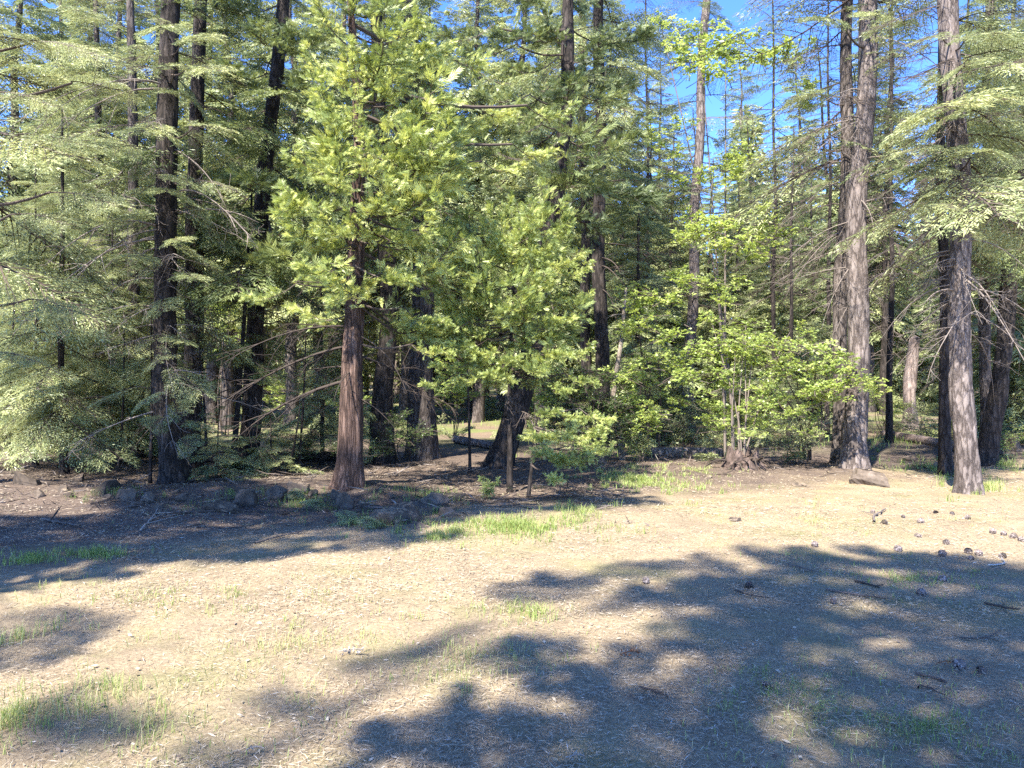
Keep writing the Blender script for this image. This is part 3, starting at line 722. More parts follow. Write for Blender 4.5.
build_tree('fir_tree', 'dark fir leaning slightly right, left of the reddish cedar, above small pale firs', 'tree', pC, .17, .08, M_BARK_SHADED,
    dict(z0=3.6, z1=17.8, n=84, blen=lambda f: 2.2 - 1.5 * f, kinds=[('fir', 3), ('cedard', 1)], seed=23, el_lo=-.3, el_hi=.3, extra=[(W(222, 245, 12.6), .9, 'fir'), (W(215, 300, 12.6), .9, 'fir'), (W(290, 200, 12.8), .9, 'fir'), (W(225, 345, 12.6), .8, 'fir'), (W(300, 320, 12.8), .8, 'thin'), (W(235, 210, 12.4), .9, 'cedard'), (W(265, 375, 12.7), .6, 'fir'), (W(205, 380, 12.3), .7, 'fir'), (W(245, 60, 12.4), 1.1, 'cedard'), (W(300, 70, 12.5), 1.1, 'cedard'), (W(270, 25, 12.4), 1.1, 'cedard'), (W(310, 30, 12.6), 1.0, 'cedard')]), M_DFIR,  # dark needle colour carries the shade of the high overhanging boughs
    dead=dead_set(7, 12, 1.2, 4.5, .6, 1.8, None, (-.4, .2), (.2, .6), .013), seed=7, dead_t=.3)
pC2 = grow(P3([(231, 474), (238, 400), (245, 320)], 13.0), 5.2)
build_tree('thin_fir', 'thin dark sapling trunk hugging the left side of the leaning dark fir', 'tree', pC2, .055, .015, M_BARK_SHADED,
    dict(z0=2.0, z1=5.1, n=20, blen=lambda f: .9 - .6 * f, kinds=[('fir', 2), ('thin', 1)], seed=24), M_DFIR, dead=dead_set(8, 4, .8, 2, .3, .8), seed=8, seg=10)

pB1 = grow(P3([(175, 486), (168, 380), (163, 240), (172, 0)], 11.7), 17)
build_tree('fir_tree', 'large scarred fir with grey bark and dark bands, front one of the left pair', 'tree', pB1, .185, .11, M_BARK_SHADED,
    dict(z0=1.9, z1=16.8, n=64, blen=lambda f: 1.5 - .8 * f, kinds=[('fir', 2), ('thin', 2), ('bare', 1.5)], seed=25, el_lo=-.35, el_hi=.25, bias=lambda az, f: 1 - .5 * max(0, -math.sin(az)),
         extra=[(W(185, 175, 11), .7, 'fir'), (W(200, 205, 11.2), .7, 'fir'), (W(165, 185, 11), .6, 'fir'), (W(175, 405, 11.2), .6, 'fir'), (W(160, 420, 11.2), .5, 'fir'), (W(130, 340, 11.2), .7, 'thin'), (W(110, 390, 11), .7, 'thin'), (W(150, 120, 10.8), .9, 'fir'), (W(205, 60, 10.9), .9, 'fir'), (W(140, 60, 10.8), .9, 'thin'), (W(215, 120, 11), .9, 'thin'), (W(140, 250, 11), .8, 'fir'), (W(190, 270, 11), .7, 'fir'), (W(160, 300, 11), .7, 'fir'), (W(125, 210, 10.8), .9, 'fir'), (W(200, 420, 11.1), .6, 'fir'), (W(145, 395, 11), .6, 'fir'), (W(168, 130, 10.9), .7, 'fir'), (W(180, 60, 10.9), .8, 'thin'), (W(160, 20, 10.9), .9, 'fir'), (W(175, 235, 11), .6, 'fir'), (W(180, 335, 11.1), .6, 'fir'), (W(155, 355, 11), .7, 'thin'), (W(195, 30, 11), .9, 'fir'), (W(120, 140, 10.8), .9, 'fir'), (W(220, 180, 11.2), .7, 'thin'), (W(185, 440, 11.2), .55, 'fir')]), M_FIR,
    dead=dead_set(10, 32, 1.0, 6.5, .6, 1.7, None, (-.5, .3), (.1, .6), .012) + dead_set(110, 14, 2.5, 6.5, 1.0, 2.2, None, (-.2, .5), (.4, .9), .016) + [(3.9, 2.8, 1.9, .2, .7, .014), (3.2, 3.1, 1.6, .35, .8, .014), (1.2, 3.4, 1.5, -.2, .2, .016)], seed=9, seg=24, dz=.09, dead_t=.9)
pB2 = grow(P3([(190, 479), (192, 330), (197, 150), (200, 0)], 12.7), 16)
build_tree('fir_tree', 'dark fir with reddish base, rear one of the left pair', 'tree', pB2, .17, .08, M_BARK_SHADED,
    dict(z0=3.4, z1=15.8, n=44, blen=lambda f: 1.8 - 1.1 * f, kinds=[('fir', 3), ('bare', 1)], seed=26, el_lo=-.35, el_hi=.25), M_DFIR, dead=dead_set(11, 12, 1.2, 4.5, .6, 1.4, None, (-.5, .3), (.2, .6), .012), seed=10, dead_t=.4)
pB3 = grow(P3([(134, 462), (136, 350), (133, 200)], 15.5), 14)
build_tree('fir_tree', 'grey fir trunk standing behind and left of the scarred pair', 'tree', pB3, .14, .05, M_BARK_FIR,
    dict(z0=3.8, z1=13.8, n=40, blen=lambda f: 1.8 - 1.2 * f, kinds=[('fir', 2), ('thin', 1)], seed=27), M_FIR, dead=dead_set(12, 12, 1, 4.5, .5, 1.4, None, (-.5, .2), (.3, .7), .012), seed=11, dead_t=.4)

# --- young firs at the left
pA = grow(P3([(65, 478), (62, 380), (62, 250)], 12.8), 6.6)
build_tree('young_fir', 'slender young fir with dark thin trunk and pale drooping boughs near the left boulder', 'tree', pA, .065, .012, M_BARK_SHADED,
    dict(z0=.95, z1=6.5, n=58, blen=lambda f: 1.45 - 1.1 * f, kinds=[('fir', 1)], seed=31, el_lo=-.3, el_hi=.3), M_FIR, dead=dead_set(13, 5, .6, 1.6, .4, 1.0), seed=12, seg=10)
pL0 = grow(P3([(-62, 486), (-60, 300), (-58, 100)], 10.4), 11)
build_tree('fir_tree', 'fir at the left edge reaching broad pale sunlit boughs into view', 'tree', pL0, .15, .04, M_BARK_FIR,
    dict(z0=3.4, z1=10.8, n=24, blen=lambda f: 2.7 - 2.0 * f, kinds=[('fine', 1)], seed=32, el_lo=-.2, el_hi=.35, extra=[(W(60, 130, 9.8), 1.1, 'fine'), (W(90, 190, 9.9), 1.0, 'fine'), (W(45, 210, 9.7), 1.0, 'fine'), (W(30, 90, 10), 1.0, 'fine'), (W(20, 30, 10), 1.0, 'fine'), (W(75, 40, 10.1), 1.0, 'fine'), (W(110, 80, 10.1), .9, 'fine'), (W(60, 300, 9.9), .8, 'fine'), (W(20, 350, 10), .8, 'fine')]), M_FIR, seed=13, seg=14)
pL1 = grow(P3([(12, 474), (10, 400), (14, 300)], 13.4), 3.4)
build_tree('young_fir', 'small pale fir standing at the left edge above the dark boulder', 'tree', pL1, .035, .008, M_BARK_SHADED,
    dict(z0=.7, z1=3.35, n=32, blen=lambda f: .95 - .75 * f, kinds=[('fir', 1)], seed=33, el_lo=-.15, el_hi=.4), M_FIR, seed=14, seg=8)
pL2 = grow(P3([(98, 462), (100, 330), (98, 150)], 16.5), 13)
build_tree('fir_tree', 'pale green fir filling the space behind the slender young fir', 'tree', pL2, .12, .03, M_BARK_FIR,
    dict(z0=2.0, z1=12.8, n=84, blen=lambda f: 2.3 - 1.7 * f, kinds=[('fir', 1)], seed=34, el_lo=-.25, el_hi=.3), M_FIR, seed=15, seg=12)
for px, py, Y, H, bl, lab in ((36, 472, 14.2, 6.2, 1.5, 'middle sized pale fir between the left edge and the slender young fir'), (112, 470, 14.6, 5.4, 1.5, 'middle sized pale fir between the slender young fir and the scarred pair'), (322, 466, 14.6, 3.6, 1.1, 'thin pale fir behind the left boughs of the reddish cedar near its foot')):
    q = grow(P3([(px, py), (px, py - 60)], Y), H)
    build_tree('young_fir', lab, 'tree', q, .05, .01, M_BARK_SHADED, dict(z0=.75, z1=H - .05, n=int(11 * H), blen=lambda f, b=bl: b * (1 - .8 * f), kinds=[('fir', 1)], seed=px + 3, el_lo=-.3, el_hi=.3), M_FIR, seed=px, seg=8)
pS1 = grow(P3([(271, 470), (271, 430)], 12.9), 1.15)
build_tree('fir_sapling', 'knee high pale fir sapling spreading flat boughs right of the leaning dark fir', 'sapling', pS1, .02, .006, M_BARK_SHADED,
    dict(z0=.12, z1=1.1, n=26, blen=lambda f: .85 - .6 * f, kinds=[('fir', 1)], seed=35, el_lo=-.05, el_hi=.5), M_FIR, seed=16, seg=6)
pS2 = grow(P3([(216, 478), (218, 440)], 12.2), 1.3)
build_tree('fir_sapling', 'small bright fir sapling between the scarred pair and the leaning dark fir', 'sapling', pS2, .02, .006, M_BARK_SHADED,
    dict(z0=.2, z1=1.25, n=22, blen=lambda f: .7 - .5 * f, kinds=[('fir', 1)], seed=36, el_lo=-.05, el_hi=.5), M_FIR, seed=17, seg=6)
for (px, py, tx, ty, Y, H, lab) in ((298, 468, 306, 330, 13.2, 3.0, 'bare black sapling stem upright left of the reddish cedar'), (286, 470, 298, 425, 12.9, 1.2, 'short crooked dead stem leaning beside the bare black sapling'), (150, 487, 151, 330, 11.9, 3.0, 'bare grey stem close to the left side of the scarred fir'), (207, 482, 199, 350, 12.4, 2.6, 'bare crooked stem just right of the rear fir of the left pair'), (118, 476, 124, 340, 13.2, 3.1, 'thin bare stem between the slender young fir and the scarred pair'), (470, 455, 462, 300, 13, 3.4, 'thin grey dead stem under the boughs right of the reddish cedar')):
    q = grow(P3([(px, py), ((px + tx) / 2 + 2, (py + ty) / 2), (tx, ty)], Y), H)
    build_tree('bare_sapling', lab, 'sapling', q, .028, .008, M_BARK_SHADED, None, None, dead=dead_set(px, 7, H * .3, H * .95, .2, .6, None, (-.2, .5), (.1, .4), .006), seed=px, seg=8, dead_t=.2, dname='twig')

# --- tall black trunk and neighbours
pJ = grow(P3([(602, 452), (600, 300), (599, 120), (600, 0)], 18), 21)
build_tree('fir_tree', 'tall straight blackish trunk with crooked dead limbs behind the dark shrub', 'tree', pJ, .18, .10, M_BARK_SHADED,
    dict(z0=8.0, z1=20.5, n=66, blen=lambda f: 2.3 - 1.4 * f, kinds=[('fir', 2), ('thin', 1)], seed=41, el_lo=-.45, el_hi=.2, extra=[(W(640, 60, 17), 1.5, 'fir'), (W(560, 40, 17), 1.3, 'thin'), (W(650, 30, 17.5), 1.4, 'fir'), (W(655, 100, 17.5), 1.2, 'thin')]), M_FIR,
    dead=dead_set(14, 22, 3.5, 9.5, .7, 1.9, None, (-.3, .5), (.3, .8), .018), seed=18, dead_t=.3)
pK = grow(P3([(588, 440), (584, 200), (581, 0)], 22), 22)
build_tree('fir_tree', 'dark fir just behind and left of the tall black trunk', 'tree', pK, .17, .08, M_BARK_SHADED,
    dict(z0=7, z1=21.8, n=70, blen=lambda f: 2.4 - 1.7 * f, kinds=[('fir', 1)], seed=42), M_DFIR, seed=19, dead=dead_set(15, 6, 4, 8, .7, 1.5), dead_t=.3)
pL = grow(P3([(687, 428), (691, 330), (698, 150), (706, 0)], 26), 22)
build_tree('pine_tree', 'pale grey pine trunk rising behind the upper yellow maple leaves', 'tree', pL, .2, .12, M_BARK_PALE,
    dict(z0=8.0, z1=21.6, n=50, blen=lambda f: 2.4 - 1.5 * f, kinds=[('fir', 1), ('thin', 1.5), ('bare', 1)], seed=43), M_DFIR, seed=20, dead=dead_set(16, 10, 4, 10, .8, 2.0, None, (-.3, .3), (.1, .5), .016), dead_t=.3)
pN = grow(P3([(789, 440), (791, 300), (793, 150)], 22), 9.2)
build_tree('dead_spar', 'slim dead spar ringed with short drooping twigs left of the twin trunk', 'dead tree', pN, .08, .02, M_BARK_SHADED, None, None,
    dead=dead_set(17, 34, 1.8, 9, .5, 1.3, None, (-.1, .3), (.2, .7), .010), seed=21, seg=10, dead_t=.3)

# --- twin trunk
pO = grow(P3([(853, 471), (856, 330), (861, 150), (868, 0)], 13.8), 17)
build_tree('fir_tree', 'front stem of the twin trunk, stout grey furrowed bark beside the tan boulder', 'tree', pO, .195, .135, M_BARK_PALE,
    dict(z0=8.6, z1=16.6, n=40, blen=lambda f: 2.2 - 1.2 * f, kinds=[('thin', 1), ('fir', 1), ('bare', .6)], seed=51, extra=[(W(830, 12, 12.5), 1.0, 'fir'), (W(880, 8, 12.5), 1.0, 'fir'), (W(905, 170, 13.2), .5, 'thin')]), M_FIR,
    dead=dead_set(18, 26, 2.6, 8.6, .6, 1.9, None, (-.3, .3), (.2, .8), .013) + [(3.9, 3.4, .9, -.6, .9, .014), (3.3, 3.2, .8, -.9, .6, .012)], seed=22, seg=26, dz=.09, dead_t=.85)
pO2 = grow(P3([(839, 464), (841, 330), (846, 130), (849, 0)], 14.6), 14)
build_tree('fir_tree', 'rear thinner stem of the twin trunk, half hidden on its left', 'tree', pO2, .14, .09, M_BARK_FIR,
    dict(z0=5.8, z1=13.6, n=40, blen=lambda f: 1.9 - .9 * f, kinds=[('thin', 2), ('bare', 1)], seed=52, bias=lambda az, f: 1 - .35 * math.cos(az), extra=[(W(810, 130, 14), .9, 'thin'), (W(805, 90, 14), .9, 'fir'), (W(820, 180, 14), .8, 'thin'), (W(800, 150, 14.2), .8, 'thin')]), M_FIR,
    dead=dead_set(19, 18, 2.2, 7, .6, 1.8, (1.6, 4.7), (-.3, .2), (.2, .8), .012), seed=23, dead_t=.75)

for px, Y, H, r0, lab in ((889, 20, 13.5, .09, 'slim bare conifer with a net of dark leafless branches right of the twin trunk'), (772, 25, 15.5, .09, 'slim bare conifer with dark leafless branches high left of the slim dead spar'), (645, 24, 15, .08, 'slim half bare conifer right of the tall black trunk'), (827, 23, 14, .08, 'slim half bare conifer close to the left side of the twin trunk')):
    q = grow(P3([(px, 430), (px + 3, 200), (px + 1, 40)], Y), H)
    build_tree('bare_conifer', lab, 'tree', q, r0, .02, M_BARK_SHADED, dict(z0=4.5, z1=H - .2, n=78, blen=lambda f: 2.0 - 1.1 * f, kinds=[('bare', 3), ('thin', 1)], seed=px, el_lo=-.3, el_hi=.25), M_DFIR, seed=px, seg=10)
# --- right hand group
pP = grow(P3([(969, 493), (964, 400), (959, 260), (951, 0)], 11), 14)
build_tree('fir_tree', 'tall fir with sunlit pale trunk on the clearing edge, right of the tan boulder', 'tree', pP, .15, .125, M_BARK_PALE,
    dict(z0=4.4, z1=13.6, n=56, blen=lambda f: 1.7 - .9 * f, kinds=[('fir', 2), ('thin', 1), ('bare', 1)], seed=61, el_lo=-.25, el_hi=.3,
         extra=[(W(920, 140, 10.2), .9, 'fine'), (W(930, 165, 10.4), .9, 'fine'), (W(990, 90, 10), 1.0, 'fine'), (W(1010, 40, 10.2), 1.0, 'fine'), (W(985, 145, 10), .8, 'fir'), (W(1010, 150, 10.3), .9, 'fine'), (W(925, 190, 10.4), .6, 'fir'), (W(905, 115, 10.6), .7, 'thin'), (W(940, 115, 10), .8, 'fir'), (W(1015, 90, 10.2), .9, 'fine'), (W(960, 60, 10), .9, 'fine'), (W(955, 200, 10.1), .7, 'thin'), (W(970, 230, 10.1), .6, 'thin'), (W(985, 25, 10), 1.0, 'fine'), (W(930, 30, 10.3), .8, 'thin'), (W(900, 165, 10.6), .7, 'fir')]), M_FIR,
    dead=dead_set(20, 54, 2.4, 5.6, .5, 1.4, None, (-.5, .3), (.3, 1.0), .014), seed=24, seg=26, dz=.09, dead_t=.8)
pP2 = grow(P3([(946, 470), (945, 380), (943, 250)], 13.2), 12)
build_tree('fir_tree', 'narrow black trunk standing just behind the sunlit clearing edge fir', 'tree', pP2, .10, .05, M_BARK_SHADED,
    dict(z0=4, z1=11.8, n=40, blen=lambda f: 1.6 - 1.0 * f, kinds=[('thin', 1), ('fir', 1), ('bare', 1)], seed=62), M_FIR, dead=dead_set(21, 12, 1.8, 4.6, .5, 1.3, None, (-.4, .2), (.3, .9), .01), seed=25, dead_t=.6)
pP3 = grow(P3([(984, 460), (995, 400), (1008, 310), (1024, 180)], 14.8), 12)
build_tree('fir_tree', 'dark trunk leaning right behind the sunlit clearing edge fir', 'tree', pP3, .165, .10, M_BARK_SHADED,
    dict(z0=4.2, z1=11.8, n=60, blen=lambda f: 2.0 - 1.1 * f, kinds=[('fir', 2), ('bare', 1)], seed=63), M_DFIR, dead=dead_set(22, 12, 2, 5, .6, 1.6, None, (-.4, .2), (.3, .9), .012), seed=26, dead_t=.5)
pP4 = grow(P3([(986, 452), (986, 330), (988, 150)], 16), 14)
build_tree('fir_tree', 'brown trunk showing between the sunlit clearing edge fir and the leaning dark trunk', 'tree', pP4, .12, .06, M_BARK_FIR,
    dict(z0=4.5, z1=13.8, n=50, blen=lambda f: 1.9 - 1.1 * f, kinds=[('thin', 2), ('fir', 1), ('bare', 1)], seed=64), M_FIR, dead=dead_set(23, 10, 2, 5, .6, 1.6, None, (-.4, .2), (.3, .9), .012), seed=27, dead_t=.6)
# broken snag
q = G(910, 431); pQ = np.array([q, [q[0] + .05, q[1], q[2] + 1.6], [W(914, 338, q[1])[0], q[1], W(914, 338, q[1])[2]]])
build_tree('broken_snag', 'broken reddish snag without branches, between the twin trunk and the clearing edge fir', 'dead tree', pQ, .22, .16, M_BARK_RED, None, None, seed=28, seg=16, furrow=.14)
# leaning dead pole
q = G(623, 460); a, b_ = W(613, 395, q[1]), W(626, 288, q[1] + .6)
rt = empty('leaning_pole', q, 'slim dead pole leaning out of the dark shrub, brown below and bleached above', 'dead tree')
g = Geo(); P = np.array([q - q - [0, 0, .1], a - q, (a + b_) / 2 - q + [.04, 0, 0], b_ - q]); u = np.linspace(0, 1, 14)
PP = np.stack([np.interp(u, [0, .38, .7, 1], P[:, k]) for k in range(3)], -1); tube(g, PP, .075 * (1 - .6 * u), 8, 0, .5)
link('pole', g.mesh('pole', [M_DEADWOOD], True), rt)
for k in range(5):
    g = Geo(); dead_limb(g, PP[7 + k], .2 + k * .9, .7 - .06 * k, .1, 900 + k, .012, 5, .3, .9); link('twig', g.mesh('twig', [M_TWIG], True), rt)


# ================================================================== leafy shrubs
def shrub(name, label, base, clumps, key, leaf, nst, seed, r0=.02, cat='shrub', fill=2, group=None, stem_t=.5):
    """base on the ground, clumps: (point, size); each stem a part"""
    r = np.random.default_rng(seed); base = np.array(base)
    root = empty(name, base, label, cat, group)
    tops = [np.asarray(c) for c, _ in clumps]; g = Geo()
    order = sorted(range(len(tops)), key=lambda k: -tops[k][2])
    for s_ in range(min(nst, len(tops))):
        tp = tops[order[s_]] - base; gg = Geo(); u = np.linspace(0, 1, 10)[:, None]
        off = np.array([r.normal() * .08, r.normal() * .08, -.06])
        Q = off + (tp - off) * np.concatenate([u ** 1.5, u ** 1.5, u], 1) + r.normal(size=3) * np.array([.06, .06, 0]) * np.sin(u * 5)
        tube(gg, Q, r0 * (1 - .75 * u[:, 0]), 6, 0, stem_t, False); link('stem', gg.mesh('stem', [M_TWIG], True), root)
    for c, s_ in clumps:
        c = np.asarray(c) - base
        for k in range(fill):
            az = r.uniform(0, 6.28); d = np.array([[math.cos(az), math.sin(az), r.uniform(-.15, .35)]])
            st = c - d[0] * s_ * .5 + r.normal(size=3) * .12 * s_
            g.put(TPL[key][r.integers(len(TPL[key]))], frames(d, roll=r.normal(size=1) * .3), np.array([s_]), st[None], r.uniform(-.2, .25, 1))
    link('foliage', g.mesh('foliage', [M_TWIG, leaf]), root)
    return root


def spread(px, py, rx, ry, n, Y, dy, s0, s1, seed):
    r = np.random.default_rng(seed); out = []
    for _ in range(n):
        a = r.uniform(0, 6.28); d = math.sqrt(r.random())
        p = W(px + rx * d * math.cos(a), py + ry * d * math.sin(a), Y + r.uniform(-dy, dy)); gg = float(gz(p[0], p[1])) + .12
        p[2] = max(p[2], gg); out.append((p, r.uniform(s0, s1)))
    return out


shrub('maple_shrub', 'bright yellow green maple clump sprouting from the rotted root stump', G(741, 466), spread(735, 385, 55, 50, 40, 14.4, .5, .45, .8, 1) + spread(765, 345, 45, 25, 12, 14.4, .5, .4, .7, 2) + spread(720, 350, 30, 30, 8, 14.2, .4, .4, .7, 9), 'broad', M_BROAD, 6, 1, .022, fill=2, stem_t=.7)
shrub('maple_shrub', 'fresh green maple boughs reaching left across the base of the twin trunk', G(806, 460), spread(800, 385, 45, 40, 28, 13.2, .5, .45, .8, 3) + spread(845, 395, 32, 18, 10, 12.9, .3, .4, .6, 4) + spread(780, 430, 40, 18, 8, 13.2, .4, .35, .6, 5), 'broad', M_BROAD, 7, 2, .02, fill=2)
for k, (px, py, rx, ry, nn, Y, lf, lab) in enumerate(((290, 390, 30, 22, 16, 27, M_BROAD, 'sunlit green bush far behind the bare black sapling stem'), (112, 400, 26, 24, 16, 22, M_FIR, 'grey green bush far behind the scarred pair on their left'), (455, 380, 26, 30, 18, 20, M_BROAD, 'sunlit bush behind the right boughs of the reddish cedar near the ground'), (548, 395, 24, 22, 14, 22, M_BROAD, 'sunlit bush glimpsed between the leaning dark cedar and the tall black trunk'), (660, 375, 30, 40, 22, 19, M_FIR, 'tall grey green bush just left of the pale grey pine trunk'), (765, 400, 40, 26, 22, 19, M_FIR, 'pale grey bush filling in behind the maple clump'), (820, 350, 22, 40, 20, 20, M_FIR, 'tall pale bush just left of the twin trunk'), (165, 430, 30, 14, 14, 16, M_FIR, 'low pale bush behind the roots of the scarred pair'), (345, 400, 20, 20, 12, 22, M_BROAD, 'small sunlit bush directly behind the reddish cedar trunk'))):
    shrub('green_shrub', lab, [(px - 512) / FPX * Y, Y, float(gz((px - 512) / FPX * Y, Y))], spread(px, py, rx, ry, nn, Y, .8, .6, .95, 700 + k), 'broad' if lf is M_BROAD else 'fir', lf, 4, 700 + k, .015, fill=2)
q = G(724, 455)
shrub('maple_tree', 'tall slender maple with airy yellow leaf tiers high in front of the pale pine', q, spread(735, 60, 60, 22, 11, 15.5, .6, .6, 1.0, 6) + spread(690, 40, 40, 18, 6, 15.5, .6, .6, .9, 7) + spread(710, 165, 55, 22, 9, 15.6, .6, .5, .9, 8) + spread(735, 235, 60, 20, 14, 15.3, .6, .6, .9, 10) + spread(700, 290, 50, 18, 8, 15.3, .6, .5, .8, 11) + spread(660, 135, 20, 14, 3, 15.4, .4, .5, .8, 12) + spread(785, 100, 25, 10, 3, 15.4, .4, .5, .8, 13), 'broad', M_BROAD, 3, 3, .035, 'tree', fill=3, stem_t=.8)
shrub('green_shrub', 'light green leafy shrub crowding the leaning dead pole on its right', G(648, 456), spread(652, 330, 30, 40, 16, 14.9, .5, .5, .8, 14) + spread(655, 395, 42, 40, 28, 14.8, .5, .45, .8, 15), 'broad', M_BROAD, 6, 4, .02, fill=2)
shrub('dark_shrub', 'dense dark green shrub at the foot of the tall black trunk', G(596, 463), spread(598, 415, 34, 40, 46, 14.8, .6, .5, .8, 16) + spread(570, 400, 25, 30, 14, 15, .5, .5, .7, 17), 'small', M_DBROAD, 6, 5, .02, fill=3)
shrub('dark_shrub', 'small dark shrub behind the reddish cedar between the two dark trunks', G(402, 462), spread(400, 440, 25, 22, 16, 14.2, .4, .4, .6, 18) + spread(320, 440, 26, 18, 14, 13.8, .4, .4, .6, 19), 'small', M_DBROAD, 4, 6, .015, fill=3)
shrub('green_shrub', 'low rounded green shrub just right of the leaning dead pole at ground level', G(640, 462), spread(640, 447, 16, 12, 12, 15.3, .3, .3, .45, 20), 'small', M_BROAD, 4, 7, .012, fill=3)
shrub('green_shrub', 'grey green low brush to the right of the rotted root stump', G(795, 462), spread(795, 440, 40, 16, 20, 14.6, .5, .4, .6, 21), 'small', M_FIR, 4, 8, .012, fill=2)
shrub('green_shrub', 'grey green low brush behind the pale fallen log', G(690, 449), spread(690, 425, 50, 18, 26, 19, .7, .6, .9, 22), 'small', M_FIR, 4, 9, .012, fill=2)
shrub('green_shrub', 'bright green brush in the sun behind the tan boulder', G(885, 432), spread(882, 410, 22, 18, 14, 24, .8, .7, 1.0, 23), 'small', M_BROAD, 4, 10, .015, fill=2)
shrub('green_shrub', 'green brush round the feet of the broken snag', G(925, 440), spread(925, 425, 28, 12, 14, 21, .6, .6, .9, 24), 'small', M_FIR, 4, 11, .015, fill=2)
shrub('green_shrub', 'small green bush in the shade behind the leaning dark trunk', G(1008, 458), spread(1008, 435, 22, 14, 12, 15.8, .4, .4, .6, 25), 'small', M_BROAD, 4, 12, .012, fill=2)
shrub('yellow_shrub', 'yellow green leafy bush glowing in the sun far behind the slender young fir', G(48, 440), spread(45, 325, 36, 60, 24, 21, .8, .7, 1.1, 26), 'broad', M_BROAD, 5, 13, .025, fill=2)
shrub('yellow_shrub', 'yellow bush glowing in the sun far behind the rear fir of the left pair', G(222, 435), spread(222, 330, 16, 30, 10, 24, .6, .7, 1.0, 27), 'broad', M_BROAD, 4, 14, .025, fill=2)
shrub('green_plant', 'tiny upright cedar seedling alone on the shaded ground', G(488, 500), [(W(487, 487, 10.3), .26), (W(484, 492, 10.3), .2), (W(491, 492, 10.3), .2)], 'cedar', M_CEDAR, 1, 15, .006, 'seedling', 3)
shrub('green_plant', 'little leafy weed on the shaded foreground ground', G(822, 722), [(G(822, 719) + [0, 0, .04], .12), (G(826, 716) + [0, 0, .04], .1)], 'small', M_BROAD, 2, 16, .003, 'plant', 2)
shrub('green_plant', 'thin yellow flowered weed by the edge of the sunny grass', G(509, 502), [(W(513, 488, 10), .09)], 'small', M_BROAD, 1, 17, .004, 'plant', 1)
shrub('green_plant', 'dusty green fern clump at the foot of the reddish cedar rocks', G(345, 528), [(G(345, 524) + [0, 0, .08], .3), (G(372, 528) + [0, 0, .07], .28), (G(318, 510) + [0, 0, .1], .28), (G(300, 500) + [0, 0, .12], .26)], 'fir' , M_FIR, 2, 18, .006, 'plant', 4)


# ================================================================== the wood behind
def variant(seed, H, cs, n, bl, r0, kinds, bark, leaf, ndead=14, el_lo=-.3, lean=.3):
    """one far conifer standing at the origin: trunk + crown (+ dead twigs in the crown mesh)"""
    r = np.random.default_rng(seed)
    p = np.array([[0, 0, 0], [r.normal() * lean * .4, r.normal() * lean * .4, H * .5], [r.normal() * lean, r.normal() * lean, H]])
    root = bpy.data.objects.new('far_conifer', None)
    tr = bpy.data.objects.new('trunk', trunk_geo(p - [0, 0, .3], r0, .03, 12, .35, seed, .3, .06).mesh('trunk', [bark], True)); tr.parent = root
    g = crown_geo(p, cs, H, n, lambda f: bl * (1 - .86 * f ** .9) * (.75 + .5 * min(1, f * 5)), kinds, seed, el_lo, .4)
    for k in range(ndead):
        z = r.uniform(.12 * H, cs + 1.5)
        dead_limb(g, interp_path(p, np.array([z]))[0], r.uniform(0, 6.28), r.uniform(.6, 1.0) * bl * .8, r.uniform(-.4, .2), seed * 50 + k, .018, 6, r.uniform(.2, .7), .6)
    cr = bpy.data.objects.new('crown', g.mesh('crown', [M_TWIG, leaf])); cr.parent = root
    return root


VAR = [variant(101, 24, 5, 130, 2.8, .26, [('low', 1)], M_BARK_FIR, M_FIR),
       variant(102, 19, 2.5, 120, 2.5, .2, [('low', 1)], M_BARK_FIR, M_FIR),
       variant(103, 27, 9, 120, 2.8, .3, [('low', 3), ('bare', 1)], M_BARK_PALE, M_FIR, 22),
       variant(104, 13, .9, 120, 2.3, .13, [('low', 1)], M_BARK_FIR, M_FIR, 8),
       variant(105, 22, 6.5, 90, 2.3, .2, [('low', 1), ('bare', 1)], M_BARK_SHADED, M_DFIR, 30),
       variant(106, 7, .4, 90, 1.8, .08, [('low', 1)], M_BARK_SHADED, M_FIR, 4)]


def conifer_copy(root, loc, rz, sc):
    c = root.copy(); COL.objects.link(c); c.location = tuple(map(float, loc)); c.rotation_euler = (0, 0, rz); c.scale = (sc,) * 3
    for ch in root.children:
        d = ch.copy(); COL.objects.link(d); d.parent = c
    return c


